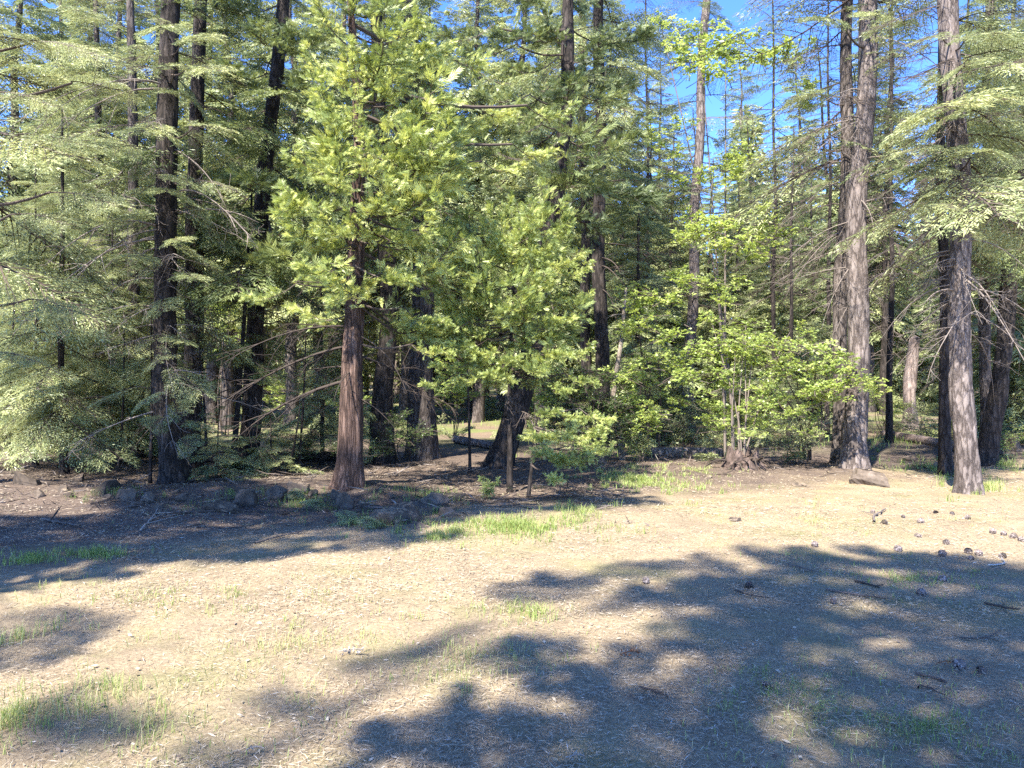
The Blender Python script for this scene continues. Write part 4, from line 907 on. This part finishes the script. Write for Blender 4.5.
# (picture column, distance, variant, scale, label)
BG = [
 (20, 26, 0, .95, 'tall fir beyond the left edge firs, right behind the yellow bush'),
 (112, 27, 2, .9, 'pale trunked fir seen through the gap between the pale green fir and the scarred pair'),
 (152, 46, 3, 1.1, 'far low fir filling the gap left of the scarred pair'),
 (212, 30, 0, .95, 'tall fir behind the gap right of the scarred pair'),
 (236, 48, 1, 1.1, 'distant fir seen left of the leaning dark fir above the far sunny ground'),
 (290, 26, 0, .9, 'tall fir standing behind the bare black sapling stem'),
 (318, 34, 2, .9, 'distant pale trunk between the bare black sapling and the reddish cedar'),
 (338, 45, 3, 1.0, 'far bushy fir behind the left boughs of the reddish cedar'),
 (405, 30, 0, 1.05, 'fir behind the gap between the dark trunk and the stout grey fir'),
 (452, 44, 3, 1.1, 'far green fir rising behind the right boughs of the reddish cedar'),
 (478, 31, 0, .95, 'tall fir behind the bushy young cedar on its left side'),
 (540, 26, 1, .95, 'fir behind the dark trunk leaning right of the young cedar'),
 (566, 33, 0, .85, 'distant fir left of the tall black trunk'),
 (622, 27, 3, 1.0, 'bright green fir behind the leaning dead pole'),
 (640, 21, 5, .95, 'young layered green fir just right of the leaning dead pole'),
 (655, 40, 4, .8, 'thin far fir between the leaning dead pole and the pale grey pine'),
 (672, 35, 3, 1.0, 'short dark trunked fir left of the pale grey pine'),
 (712, 33, 1, .62, 'pale fir with a blunt top right of the pale grey pine'),
 (738, 30, 3, .75, 'pale green fir right behind the maple clump and root stump'),
 (752, 42, 4, .78, 'thin far fir with bare limbs above the maple clump'),
 (770, 27, 3, .62, 'short grey green fir just left of the slim dead spar'),
 (812, 29, 3, .8, 'grey green fir between the slim dead spar and the twin trunk'),
 (828, 38, 4, .85, 'far sparse fir showing at the left side of the twin trunk'),
 (884, 34, 4, .95, 'dark sparse fir with bare limbs right of the twin trunk'),
 (893, 37, 3, .85, 'green fir filling the gap right of the twin trunk'),
 (922, 46, 0, .62, 'far fir behind the broken reddish snag'),
 (942, 36, 3, .75, 'grey green fir right behind the broken reddish snag'),
 (958, 30, 4, .9, 'dark sparse fir behind the sunlit clearing edge fir'),
 (990, 24, 1, .8, 'fir behind the leaning dark trunk at the right'),
 (1020, 28, 2, .75, 'pale trunked fir at the right edge behind the leaning dark trunk'),
 (1035, 20, 3, .9, 'bushy fir cut by the right edge of the view'),
 (700, 50, 4, .9, 'slim far fir in the sky gap over the upper maple leaves'),
 (500, 40, 2, .8, 'far pale trunk seen low between the stout grey fir and the young cedar'),
 (262, 45, 2, .9, 'far pale trunk right behind the leaning dark fir'),
 (70, 38, 2, .9, 'far pale trunk right of the slender young fir'),
 (865, 48, 2, .75, 'far pale trunk just right of the twin trunk front stem'),
 (92, 31, 0, .9, 'tall fir over the top of the pale green fir'),
 (610, 38, 0, .9, 'tall fir behind and right of the tall black trunk'),
 (745, 48, 2, .9, 'tall far conifer closing the sky between the pale pine and the dead spar'),
 (800, 44, 0, .9, 'tall far fir closing the sky right of the slim dead spar'),
 (870, 36, 0, .9, 'tall fir showing just right of the twin trunk high up'),
 (660, 46, 0, .9, 'tall far fir closing the sky left of the pale grey pine'),
 (472, 38, 0, .95, 'tall fir behind the rounded top of the bushy young cedar'),
 (60, 35, 0, 1.0, 'tall fir closing the sky over the left edge firs'),
 (158, 33, 0, 1.0, 'tall fir closing the sky left of the scarred pair'),
 (226, 27, 0, .9, 'tall fir closing the sky between the scarred pair and the leaning dark fir'),
 (345, 31, 0, 1.0, 'tall fir closing the sky over the reddish cedar'),
 (525, 30, 0, 1.0, 'tall fir closing the sky over the bushy young cedar'),
 (430, 36, 0, .9, 'tall fir behind the stout grey fir high in the view'),
]
VH = [24, 19, 27, 13, 22, 7]
rb = np.random.default_rng(55)
for px, Yd, v, sc, lab in BG:
    x = (px - 512) / FPX * Yd
    sc = min(sc, (1.6 + .52 * Yd + 5.5) / VH[v])
    c = conifer_copy(VAR[v], (x, Yd, float(gz(x, Yd)) - .05), rb.uniform(0, 6.28), sc * rb.uniform(.95, 1.05))
    tag(c, lab, 'tree', 'conifers standing in the wood behind')

# far wood as one mass
def light_conifer(seed, H, bl):
    r = np.random.default_rng(seed); g = Geo()
    tube(g, [[0, 0, -1], [0, 0, H * .5], [0, 0, H]], [.25, .16, .02], 5, 0, .6, False)
    n = 1300; f = r.random(n) ** .8; z = H * (.08 + .92 * f); az = r.uniform(0, 6.28, n)
    lay = np.sin(z * 4) * .12
    rad = bl * (1 - f) ** .8 * np.sqrt(r.random(n)) * (1 + lay) + .1
    B = np.stack([np.cos(az) * rad, np.sin(az) * rad, z], -1)
    D = np.stack([np.cos(az), np.sin(az), r.uniform(-.7, .2, n)], -1) + r.normal(size=(n, 3)) * .4
    kites(g, B, D, r.uniform(.4, 1.0, n), r.uniform(.10, .26, n), r.normal(size=(n, 3)), 1, np.clip(.5 + .25 * r.normal(size=n), 0, 1))
    return g.done()


LC = [light_conifer(s, H, b) for s, H, b in ((1, 18, 2.6), (2, 22, 2.8), (3, 14, 2.4), (4, 20, 2.2))]
g = Geo(); r = np.random.default_rng(66)
for v in range(4):
    n = 120; Yd = r.uniform(46, 110, n); x = r.uniform(-1, 1, n) * (Yd * .85 + 6); a = r.uniform(0, 6.28, n)
    R = np.zeros((len(a), 3, 3)); R[:, 0, 0] = np.cos(a); R[:, 0, 1] = -np.sin(a); R[:, 1, 0] = np.sin(a); R[:, 1, 1] = np.cos(a); R[:, 2, 2] = 1
    g.put(LC[v], R, r.uniform(.6, .95, len(a)), np.stack([x, Yd, gz(x, Yd)], -1), r.uniform(-.2, .2, len(a)))
tag(link('far_woods', g.mesh('far_woods', [M_TWIG, M_FIR])), 'far conifer wood reading as one pale green mass', 'woods', None, 'stuff')

# low brush on the forest floor
g = Geo(); r = np.random.default_rng(67)
n = 430; Yd = 14.5 + 34 * r.random(n) ** 1.2; x = r.uniform(-1, 1, n) * (Yd * .75 + 2)
k = vnoise(x * .25, Yd * .25, 41) > -.12; k &= ~((x < -1) & (Yd < 27) & (r.random(n) < .6)); k &= ~((Yd < 17.5) & (x > -4) & (x < 3.5)); Yd, x = Yd[k], x[k]; n = len(x)
for q in range(4):
    az = r.uniform(0, 6.28, n); D = np.stack([np.cos(az), np.sin(az), r.uniform(.0, 1.0, n)], -1); S = r.uniform(.5, 1.0, n) * np.clip(Yd / 22, .6, 1.4)
    idx = r.integers(0, 2, n)
    for t_ in range(2):
        kk = idx == t_
        g.put(TPL['small' if q % 2 else 'low'][t_], frames(D[kk], roll=r.normal(size=kk.sum()) * .4), S[kk], np.stack([x[kk], Yd[kk], gz(x[kk], Yd[kk]) + .05], -1) + r.normal(size=(kk.sum(), 3)) * np.array([.25, .25, 0]), r.uniform(-.25, .25, kk.sum()))
tag(link('undergrowth', g.mesh('undergrowth', [M_TWIG, M_FIR])), 'low grey green brush covering the floor between the trees', 'undergrowth', None, 'stuff')


# ================================================================== rocks, logs, stump
def rock_mesh(seed, sx, sy, sz, lab_=None):
    r = np.random.default_rng(seed); bm = bmesh.new(); bmesh.ops.create_icosphere(bm, subdivisions=5, radius=1)
    V = np.array([v.co for v in bm.verts]); 
    for _ in range(24):
        nrm = unit(r.normal(size=3) * np.array([1, 1, .8])); d = r.uniform(.40, .82); k = V @ nrm; V = V - np.maximum(k - d, 0)[:, None] * nrm * .97
    a, b, c = V.T
    dsp = .10 * vnoise(a * 2 + seed, b * 2 + c * 1.7, seed) + .12 * vnoise(a * 5 + c * 4, b * 5 + seed, seed + 1) + .07 * vnoise(a * 12 + c * 9, b * 12, seed + 2)
    V = V * (1 + dsp)[:, None] * np.array([sx, sy, sz])
    for v, co in zip(bm.verts, V): v.co = co
    for f in bm.faces: f.smooth = False
    me = bpy.data.meshes.new('rock'); bm.to_mesh(me); bm.free()
    at = me.attributes.new('tint', 'FLOAT', 'POINT'); at.data.foreach_set('value', np.clip(.33 + .9 * dsp + r.uniform(-.16, .16) + (.22 if ' tan ' in (lab_ or '') else 0), 0, 1).astype(np.float32))
    me.materials.append(M_ROCK); return me


ROCKS = [  # px, py of the foot, width px, height px, label, name
 (26, 490, 46, 22, 'large dark boulder resting at the left end of the rock row', 'boulder'),
 (58, 491, 20, 9, 'small flat rock against the right side of the large dark boulder', 'rock'),
 (76, 485, 24, 13, 'pale angular rock under the slender young fir', 'rock'),
 (94, 492, 28, 13, 'pale sunlit flat topped rock next to the angular rock', 'rock'),
 (120, 503, 34, 17, 'brownish rock low in the row, left of the scarred pair', 'rock'),
 (147, 500, 30, 17, 'dark rock leaning against the roots of the scarred fir', 'rock'),
 (182, 503, 30, 13, 'low dark rock in front of the scarred pair', 'rock'),
 (214, 509, 40, 18, 'broad shaded rock in the row right of the scarred pair', 'rock'),
 (246, 508, 32, 16, 'shaded grey rock in front of the leaning dark fir', 'rock'),
 (272, 505, 28, 17, 'rounded shaded rock between the leaning dark fir and the cedar', 'rock'),
 (296, 494, 26, 15, 'dark rounded rock at the back of the cedar rock pile', 'rock'),
 (318, 515, 26, 10, 'pale flat slab at the left front of the cedar rock pile', 'rock'),
 (334, 503, 20, 14, 'tilted pale rock touching the cedar trunk on its left', 'rock'),
 (345, 512, 22, 17, 'upright pale rock right at the foot of the cedar trunk', 'rock'),
 (362, 508, 20, 10, 'small rock wedged in front of the cedar trunk', 'rock'),
 (383, 527, 46, 28, 'biggest rounded grey boulder in front of the reddish cedar', 'boulder'),
 (408, 520, 38, 22, 'grey rock with a pale face against the biggest rounded boulder', 'rock'),
 (428, 507, 30, 16, 'shaded rock behind and right of the biggest rounded boulder', 'rock'),
 (418, 533, 28, 8, 'low earth covered rock in front of the rock with the pale face', 'rock'),
 (452, 501, 26, 10, 'half buried rock at the right end of the cedar rock pile', 'rock'),
 (443, 521, 20, 12, 'small dark rock at the edge of the bright grass', 'rock'),
 (600, 463, 18, 10, 'rounded dark rock under the dark shrub', 'rock'),
 (714, 480, 16, 4, 'flat grey stone sunk in straw near the rotted root stump', 'stone'),
 (800, 483, 22, 6, 'pale flat stone sunk in straw left of the twin trunk', 'stone'),
 (880, 487, 56, 19, 'low rounded tan boulder beside the front twin trunk', 'boulder'),
 (940, 467, 26, 12, 'pale rock in the shade behind the tan boulder', 'rock'),
 (912, 461, 20, 9, 'small dark rock in the shade right of the twin trunk', 'rock'),
 (1021, 456, 22, 30, 'dark mossy boulder cut by the right edge of the view', 'boulder'),
 (733, 521, 18, 5, 'brownish stone sunk in the sunny straw below the root stump', 'stone'),
]
for i, (px, py, w, h, lab, nm) in enumerate(ROCKS):
    px += (i * 7) % 11 - 5; py += (i * 5) % 9 - 4; q = G(px, py); s = q[1] / FPX; kv = (.85 + .4 * ((i * 0.618) % 1)) * (1.25 if 280 < px < 460 else 1); sx = w * s / 2 * 1.15 * kv; sz = h * s * .85 * kv
    o = link(nm, rock_mesh(300 + i, sx, sx * .75, sz, lab), None, q + [0, sx * .5, sz * .05]); o.rotation_euler = (0, 0, i * 1.7 % .8 - .4)
    tag(o, lab, nm, 'rocks along the edge of the clearing')

rb = np.random.default_rng(17); spots_ = [(40, 497), (70, 497), (108, 499), (133, 507), (160, 508), (176, 494), (200, 497), (228, 500), (232, 514), (258, 516), (283, 514), (304, 506), (312, 496), (352, 520), (368, 526), (398, 530), (405, 506), (438, 513), (446, 508), (392, 498)]
for k, (px, py) in enumerate(spots_):
    q = G(px, py); w = rb.uniform(10, 20) * q[1] / FPX * .5
    o = link('stone', rock_mesh(400 + k, w, w * .8, w * .75), None, q + [0, 0, w * .12]); o.rotation_euler = (0, 0, rb.uniform(0, 6))
    tag(o, 'small rough stone wedged among the bigger rocks of the shaded bank', 'stone', 'small stones filling the rock bank')


def log(name, label, a, b, r0, mat, sag=0., ragged=.0, seed=0, seg=18, tintv=.5):
    """lying trunk from a to b; parts: log_body, each cut_end"""
    a = np.array(a); b = np.array(b); root = empty(name, a, label, 'log')
    d = unit(b - a); Ln = np.linalg.norm(b - a); n = max(8, int(Ln / .06)); n = min(n, 60)
    A = unit(np.cross(d, [0, 0, 1])); Bv = np.cross(A, d); th = np.arange(seg) * 2 * np.pi / seg
    u = np.linspace(0, 1, n)
    rr = r0 * (1 + .14 * 2 * vnoise(np.cos(th)[None] * 2 + u[:, None] * 3, np.sin(th)[None] * 2 + 0 * u[:, None] + seed, seed) + .10 * vnoise(u[:, None] * 30, th[None] * 4, seed + 1))
    rr = rr * (1 - .18 * u[:, None])
    V = (u[:, None] * Ln)[:, :, None] * d + rr[:, :, None] * (np.cos(th)[None, :, None] * A + np.sin(th)[None, :, None] * Bv)
    V[0] += -d * ragged * hash2(np.arange(seg), np.zeros(seg), seed)[:, None]; V[-1] += d * ragged * hash2(np.arange(seg), np.ones(seg), seed)[:, None]
    i = np.arange(n - 1)[:, None]; j = np.arange(seg)[None]
    F = np.stack(np.broadcast_arrays(i * seg + j, i * seg + (j + 1) % seg, (i + 1) * seg + (j + 1) % seg, (i + 1) * seg + j), -1).reshape(-1, 4)
    g = Geo(); g.add(V.reshape(-1, 3), F, 0, np.clip(tintv + .3 * vnoise(np.arange(n * seg) % seg * .9, np.arange(n * seg) // seg * .25, 3), 0, 1)); link('log_body', g.mesh('log_body', [mat], True), root)
    for e, s_ in ((0, -1), (-1, 1)):
        g = Geo(); c = V[e].mean(0) - d * s_ * .03
        ring2 = c + (V[e] - c) * .5 - d * s_ * .01
        g.add(np.concatenate([V[e], ring2]), [[k, (k + 1) % seg, seg + (k + 1) % seg, seg + k] for k in range(seg)], 0, tintv + .15)
        g.add(np.concatenate([ring2, [c]]), [[2 * k, 2 * k + 1, (2 * k + 2) % seg, seg] for k in range(seg // 2)], 0, tintv + .05)
        link('cut_end', g.mesh('cut_end', [M_LOGWOOD]), root)
    return root


q0, q1 = G(651, 457), G(718, 459)
log('fallen_log', 'long pale fallen log lying behind the sunny grass near the root stump', q0 + [0, 0, .08], q1 + [.2, .3, .08], .15, M_BARK_PALE, seed=4)
q0, q1 = G(200, 463), G(338, 461)
log('fallen_log', 'long dark fallen log lying in shade between the leaning dark fir and the cedar', q0 + [0, 0, .1], q1 + [0, 0, .1], .13, M_BARK_SHADED, seed=5)
q0, q1 = G(455, 443), G(505, 452)
log('fallen_log', 'grey fallen log on the shaded ground behind the young cedar', q0 + [0, 0, .1], q1 + [0, 0, .1], .10, M_BARK_PALE, seed=6)
q0, q1 = G(885, 438), G(960, 452)
log('fallen_log', 'half rotten log in the shade behind the clearing edge fir', q0 + [0, 0, .1], q1 + [0, 0, .1], .15, M_LOGWOOD, seed=7, tintv=.45)

# rotted root stump
q = G(743, 468); rt = empty('root_stump', q, 'low rotted root stump bristling with dark splintered roots under the maple clump', 'stump')
g = Geo(); r = np.random.default_rng(12); seg = 22; th = np.arange(seg) * 2 * np.pi / seg; zz = np.array([-.08, .05, .14, .22])
rad = np.array([.42, .36, .30, .26])[:, None] * (1 + .3 * (r.random((4, seg)) - .5)); H_ = np.repeat(zz[:, None], seg, 1); H_[-1] += r.uniform(-.05, .22, seg); H_[2] += r.uniform(-.03, .05, seg)
V = np.stack([rad * np.cos(th), rad * np.sin(th) * .8, H_], -1); i = np.arange(3)[:, None]; j = np.arange(seg)[None]
F = np.stack(np.broadcast_arrays(i * seg + j, i * seg + (j + 1) % seg, (i + 1) * seg + (j + 1) % seg, (i + 1) * seg + j), -1).reshape(-1, 4); g.add(V.reshape(-1, 3), F, 0, .12)
g.add(np.concatenate([V[-1], [[0, 0, .08]]]), [[2 * k, 2 * k + 1, (2 * k + 2) % seg, seg] for k in range(seg // 2)], 0, .1)
link('stump_body', g.mesh('stump_body', [M_LOGWOOD]), rt)
for k in range(22):
    a = r.uniform(0, 6.28); L_ = r.uniform(.25, .6); u = np.linspace(0, 1, 7)[:, None]; e = r.uniform(-.1, .8)
    d = np.array([math.cos(a), math.sin(a) * .8, e]); g = Geo()
    tube(g, np.array([math.cos(a) * .2, math.sin(a) * .16, .10]) + d * L_ * u + np.array([0, 0, -.55 * L_]) * u ** 2 + r.normal(size=3) * .05 * np.sin(u * 4), .028 * (1 - .75 * u[:, 0]), 5, 0, r.uniform(.05, .35), False)
    link('root', g.mesh('root', [M_TWIG], True), rt)

# ================================================================== pine cones
def cone_mesh(seed):
    r = np.random.default_rng(seed); g = Geo(); n = 110; k = np.arange(n); f = (k + .5) / n; a = k * 2.39996
    rad = .036 * np.sin(np.pi * (.12 + .84 * f)) ** .75; x = (f - .5) * .105
    B = np.stack([x, rad * .35 * np.cos(a), rad * .35 * np.sin(a)], -1); D = np.stack([.25 - .6 * f + .35, np.cos(a), np.sin(a)], -1)
    kites(g, B, D, rad * r.uniform(.8, 1.15, n) + .006, .019, np.stack([np.ones(n), .1 * np.cos(a), .1 * np.sin(a)], -1), 0, np.clip(.45 + .3 * r.normal(size=n), 0, 1), .72)
    u = np.linspace(0, 1, 9); tube(g, np.stack([(u - .5) * .1, 0 * u, 0 * u], -1), .017 * np.sin(np.pi * (.08 + .86 * u)), 8, 0, .1)
    g.T = [t for t in g.T]
    return g.mesh('pine_cone', [M_CONE])


CM = [cone_mesh(s) for s in (1, 2, 3)]
CONES = [(873, 513, 'faded cone touching the forked pale branch in the sunny straw'), (884, 524, 'faded cone lying just below the forked pale branch'), (903, 518, 'small faded cone a hand right of the forked pale branch'), (921, 523, 'faded cone in sunny straw between the forked branch and the edge fir'),
 (918, 538, 'large open grey cone alone in the sun above the shade line'), (936, 514, 'faded cone straight below the left side of the edge fir trunk'), (952, 515, 'faded cone straight below the edge fir trunk'), (968, 519, 'faded cone in the straw right below the edge fir trunk'),
 (946, 544, 'open cone in the sun just above the shade edge'), (993, 533, 'leftmost cone of the sunny chain of four near the right edge'), (1004, 535, 'second cone from the left in the sunny chain of four'), (1013, 538, 'third cone from the left in the sunny chain of four'), (1021, 541, 'last cone on the right of the sunny chain of four'),
 (815, 546, 'brown cone alone on the shade line below the pale flat stone'), (898, 551, 'dark cone sitting on the shade line below the large open cone'), (968, 553, 'dark cone on the left of a tight cluster of three'), (979, 555, 'dark cone on the right of a tight cluster of three'), (971, 560, 'dark cone in front in a tight cluster of three'),
 (1003, 558, 'brown cone half in sun right of the tight cluster of three'), (942, 555, 'dark flattened cone left of the tight cluster of three'), (943, 582, 'black cone deep in the shade below the flattened cone'), (922, 595, 'black round cone deep in the shade left of the long stick end'), (749, 588, 'brown cone standing tilted at the left end of the long stick shade'),
 (646, 583, 'dark cone on the edge of the dappled shade under the sunny grass'), (981, 673, 'broken open cone in the lower right shade'), (959, 668, 'crushed cone left of the broken open cone'), (766, 688, 'black cone fragment in the middle of the shade'), (833, 603, 'thin dark cone fragment beside the long pale stick')]
rb = np.random.default_rng(91)
for i, (px, py, lab) in enumerate(CONES):
    q = G(px, py); o = link('pine_cone', CM[i % 3], None, q + [0, 0, .016]); s = rb.uniform(.5, .85) * (.8 if 'small' in lab or 'fragment' in lab else 1)
    o.rotation_euler = (rb.uniform(-.4, .4), rb.uniform(-.5, .5) + (.9 if 'standing' in lab else 0), rb.uniform(0, 6.28)); o.scale = (s, s, s)
    tag(o, lab, 'pine cone', 'pine cones dropped on the clearing')

# ================================================================== fallen sticks and leaves
STICKS = [(826, 592, 886, 601, .010, .62, 'long pale stick with a darker broken half in the right hand shade'), (874, 524, 886, 511, .016, .69, 'forked pale branch lying in the sunny straw below the edge fir'), (788, 566, 818, 574, .008, .6, 'thin grey twig near the shade line under the pale flat stone'),
 (988, 567, 1001, 559, .008, .8, 'short pale twig by the half lit cone near the right edge'), (985, 606, 1020, 612, .010, .2, 'dark twig lying at the right edge in the shade'), (44, 521, 80, 528, .015, .65, 'pale curved stick on the dark ground below the left boulder'),
 (140, 533, 158, 510, .010, .75, 'thin upright twig leaning in front of the scarred pair'), (170, 515, 290, 514, .014, .4, 'long dark fallen branch lying along the foot of the rock row'), (915, 676, 938, 684, .007, .5, 'short grey stick low in the right hand shade'), (918, 690, 945, 698, .006, .3, 'thin dark twig below the short grey stick'),
 (855, 583, 880, 590, .009, .2, 'dark broken twig just above the long pale stick'), (735, 592, 770, 600, .006, .25, 'thin dark twig right of the tilted brown cone'), (90, 505, 135, 496, .012, .5, 'grey branch resting on the rocks left of the scarred pair'), (640, 690, 668, 700, .006, .3, 'thin dark twig in the middle of the lower shade'),
 (255, 545, 305, 532, .010, .6, 'grey branch on the shade edge left of the rock pile'), (960, 640, 1000, 632, .006, .5, 'thin grey twig in the shade above the broken cone')]
for i, (x0, y0, x1, y1, rad, t, lab) in enumerate(STICKS):
    a, b_ = G(x0, y0), G(x1, y1); r = np.random.default_rng(500 + i); u = np.linspace(0, 1, 10)[:, None]; g = Geo()
    P = a + (b_ - a) * u + r.normal(size=3) * np.array([.05, .05, 0]) * np.sin(u * 3.1) + np.array([0, 0, rad + .008]) + r.normal(size=(10, 3)) * rad * .4; P[:, 2] = np.maximum(P[:, 2], gz(P[:, 0], P[:, 1]) + rad + .01)
    tube(g, P - a, rad * (1 - .5 * u[:, 0]), 6, 0, t + r.uniform(-.08, .08, 60), False)
    L_ = np.linalg.norm(b_ - a)
    for k in range(3 if 'forked' not in lab else 1):
        j = r.integers(3, 8); d = unit((b_ - a) / L_ + r.normal(size=3) * np.array([.8, .8, .15])); d[2] = abs(d[2]) * .4
        v = np.linspace(0, 1, 4)[:, None]; tube(g, P[j] - a + d * v * L_ * r.uniform(.15, .4), rad * .5 * (1 - .6 * v[:, 0]), 5, 0, t, False)
    tag(link('fallen_stick', g.mesh('fallen_stick', [M_TWIG if t < .7 else M_PALELEAF], True), None, a), lab, 'stick', 'sticks lying on the ground')


def leaf_clump(px, py, mat, n, s, lab, seed, cat='dead leaf', nm='dead_leaf'):
    q = G(px, py); r = np.random.default_rng(seed); g = Geo(); az = r.uniform(0, 6.28, n)
    u = np.linspace(-1, 1, 6); tube(g, np.stack([u * s, .2 * s * np.sin(u * 2), .02 + .02 * np.cos(u)], -1), .003, 4, 0, .2)
    kites(g, np.stack([r.uniform(-1, 1, n) * s, r.normal(size=n) * s * .15, r.uniform(.005, .05, n)], -1), np.stack([np.cos(az), np.sin(az), r.uniform(-.2, .9, n)], -1), s * r.uniform(.3, .7, n), s * r.uniform(.15, .3, n), np.array([0, 0, 1]) + r.normal(size=(n, 3)) * .6, 0, np.clip(.5 + .3 * r.normal(size=n), 0, 1))
    tag(link(nm, g.mesh(nm, [mat]), None, q), lab, cat)


leaf_clump(631, 658, M_RUST, 22, .055, 'rusty curled dead frond on the middle of the shaded ground', 1)
leaf_clump(351, 656, M_PALELEAF, 14, .07, 'bleached crumpled leaf in a small dark hollow of the sunny straw', 2)
leaf_clump(255, 756, M_PALELEAF, 7, .035, 'white leaf scrap at the bottom of the sunny straw', 3)
leaf_clump(575, 764, M_PALELEAF, 8, .04, 'grey pale leaf scrap at the very bottom of the shade', 4)
leaf_clump(712, 736, M_PALELEAF, 6, .03, 'small pale leaf scrap in the lower middle of the shade', 5)
leaf_clump(945, 668, M_RUST, 10, .04, 'brown leaf scrap left of the crushed cone', 6)

# ================================================================== the trees beside and behind the photographer that throw the shade
def shade_points(polys, holes, step, seed, tri=.35):
    """jittered ground points inside picture polygons, outside the holes"""
    r = np.random.default_rng(seed); out = []
    def inside(x, y, p):
        c = False; n = len(p)
        for i in range(n):
            (x1, y1), (x2, y2) = p[i], p[(i + 1) % n]
            if (y1 > y) != (y2 > y) and x < (x2 - x1) * (y - y1) / (y2 - y1) + x1: c = not c
        return c
    for gx in np.arange(-9, 9, step):
        for gy in np.arange(2.0, 12, step):
            X, Y = gx + r.uniform(-tri, tri) * step, gy + r.uniform(-tri, tri) * step
            px = 512 + X / Y * FPX; py = HY + CAMZ / Y * FPX
            if any(inside(px, py, p) for p in polys) and not any(((px - hx) / rx) ** 2 + ((py - hy) / ry) ** 2 < 1 for hx, hy, rx, ry in holes): out.append((X, Y))
    return out


def shade_tree(name, label, xy, H, r0, pts, hlo, hhi, size, seed):
    r = np.random.default_rng(seed); x, y = xy; z0 = float(gz(x, y))
    path = np.array([[x, y, z0], [x + .1, y, z0 + H * .5], [x, y + .1, z0 + H]])
    extra = []
    for X, Y in pts:
        h0 = ((X - x) * LXY[0] + (Y - y) * LXY[1]) / (LXY @ LXY)          # height at which the trunk's own shadow comes closest
        h = float(np.clip(h0 + r.uniform(-.8, .8), hlo, hhi))
        extra.append((np.array([X - LXY[0] * h, Y - LXY[1] * h, h]), size * r.uniform(.85, 1.15), 'shade'))
    return build_tree(name, label, 'tree', path, r0, .05, M_BARK_FIR, dict(z0=H * .8, z1=H * .97, n=6, blen=lambda f: .4, kinds=[('shade', 1)], seed=seed, extra=extra), M_CEDAR, seed=seed + 60, seg=12, dz=.3)


BIG = [[(380, 790), (390, 752), (440, 735), (470, 712), (520, 715), (540, 690), (515, 655), (560, 640), (640, 655), (670, 640), (640, 615), (560, 600), (530, 585), (600, 580), (690, 556), (780, 549), (870, 548), (960, 552), (1030, 568), (1400, 600), (1500, 900), (430, 900)]]
HOLES = [(600, 628, 60, 16), (590, 598, 55, 9), (895, 575, 36, 6), (735, 572, 40, 7), (820, 582, 24, 5), (480, 690, 55, 24), (985, 590, 30, 7), (660, 610, 25, 8), (725, 612, 50, 8), (860, 603, 40, 7), (700, 655, 45, 8), (925, 640, 45, 8), (620, 720, 40, 10), (820, 655, 40, 7), (760, 560, 30, 4), (640, 580, 40, 5), (560, 735, 30, 8), (760, 735, 40, 8), (960, 705, 40, 9)]
PATCHES = [[(340, 660), (440, 640), (520, 645), (530, 660), (440, 668), (350, 672)], [(45, 695), (100, 690), (215, 712), (200, 722), (60, 735)], [(200, 705), (330, 690), (350, 702), (250, 716)], [(560, 600), (640, 600), (650, 610), (560, 612)], [(480, 612), (520, 606), (560, 616), (500, 622)]]
LEFT = [[(-300, 520), (0, 512), (110, 510), (120, 485), (270, 480), (290, 500), (300, 515), (330, 535), (325, 556), (240, 562), (180, 552), (120, 566), (70, 575), (0, 596), (-300, 640)], [(-60, 632), (40, 622), (60, 634), (20, 650), (-80, 664)]]
pts = shade_points(BIG, HOLES, .31, 1)
A_ = [q for q in pts if q[0] < 1.9]; B_ = [q for q in pts if q[0] >= 1.9]
shade_tree('fir_tree', 'bushy conifer behind the photographer throwing the broad shade and scattered patches on the ground', (-1.9, -1.7), 11, .2, A_, 6, 10.6, .76, 1)
shade_tree('fir_tree', 'second bushy conifer behind the photographer shading the right edge of the clearing', (.3, -1.9), 11.2, .2, B_, 6, 10.8, .76, 2)
pts = shade_points(PATCHES, [], .34, 3, .4)
shade_tree('fir_tree', 'slim conifer behind the photographer shading small patches of the sunny straw', (-6.3, -6.2), 13, .09, pts, 9.8, 12.8, .62, 3)
MID = [[(325, 500), (330, 530), (400, 543), (440, 516), (560, 512), (620, 506), (645, 491), (600, 495), (450, 499)]]
pts = shade_points(LEFT, [(60, 553, 40, 5), (190, 530, 40, 4), (20, 505, 120, 8)], .45, 5) + shade_points(MID, [(330, 530, 24, 8), (520, 503, 30, 4)], .42, 6)
shade_tree('fir_tree', 'bushy conifer left of the view shading the ground before the left rocks', (-6.9, 1.6), 13, .2, pts, 4.5, 12, 1.1, 4)

# ================================================================== air
if HAZE > 0:
    bm = bmesh.new(); bmesh.ops.create_cube(bm, size=1)
    for v in bm.verts: v.co = (v.co.x * 320, v.co.y * 190 + 55, v.co.z * 44 + 16)
    me = bpy.data.meshes.new('haze'); bm.to_mesh(me); bm.free()
    m = bpy.data.materials.new('haze_air'); m.use_nodes = True; nt = m.node_tree; nt.nodes.clear()
    v = nt.nodes.new('ShaderNodeVolumePrincipled'); v.inputs['Density'].default_value = HAZE; v.inputs['Color'].default_value = (.9, .93, .95, 1); v.inputs['Anisotropy'].default_value = .0
    o = nt.nodes.new('ShaderNodeOutputMaterial'); nt.links.new(v.outputs[0], o.inputs['Volume']); me.materials.append(m)
    tag(link('haze', me), 'thin pale sunlit air between the trees', 'haze', None, 'stuff')
    cy.volume_bounces = 1
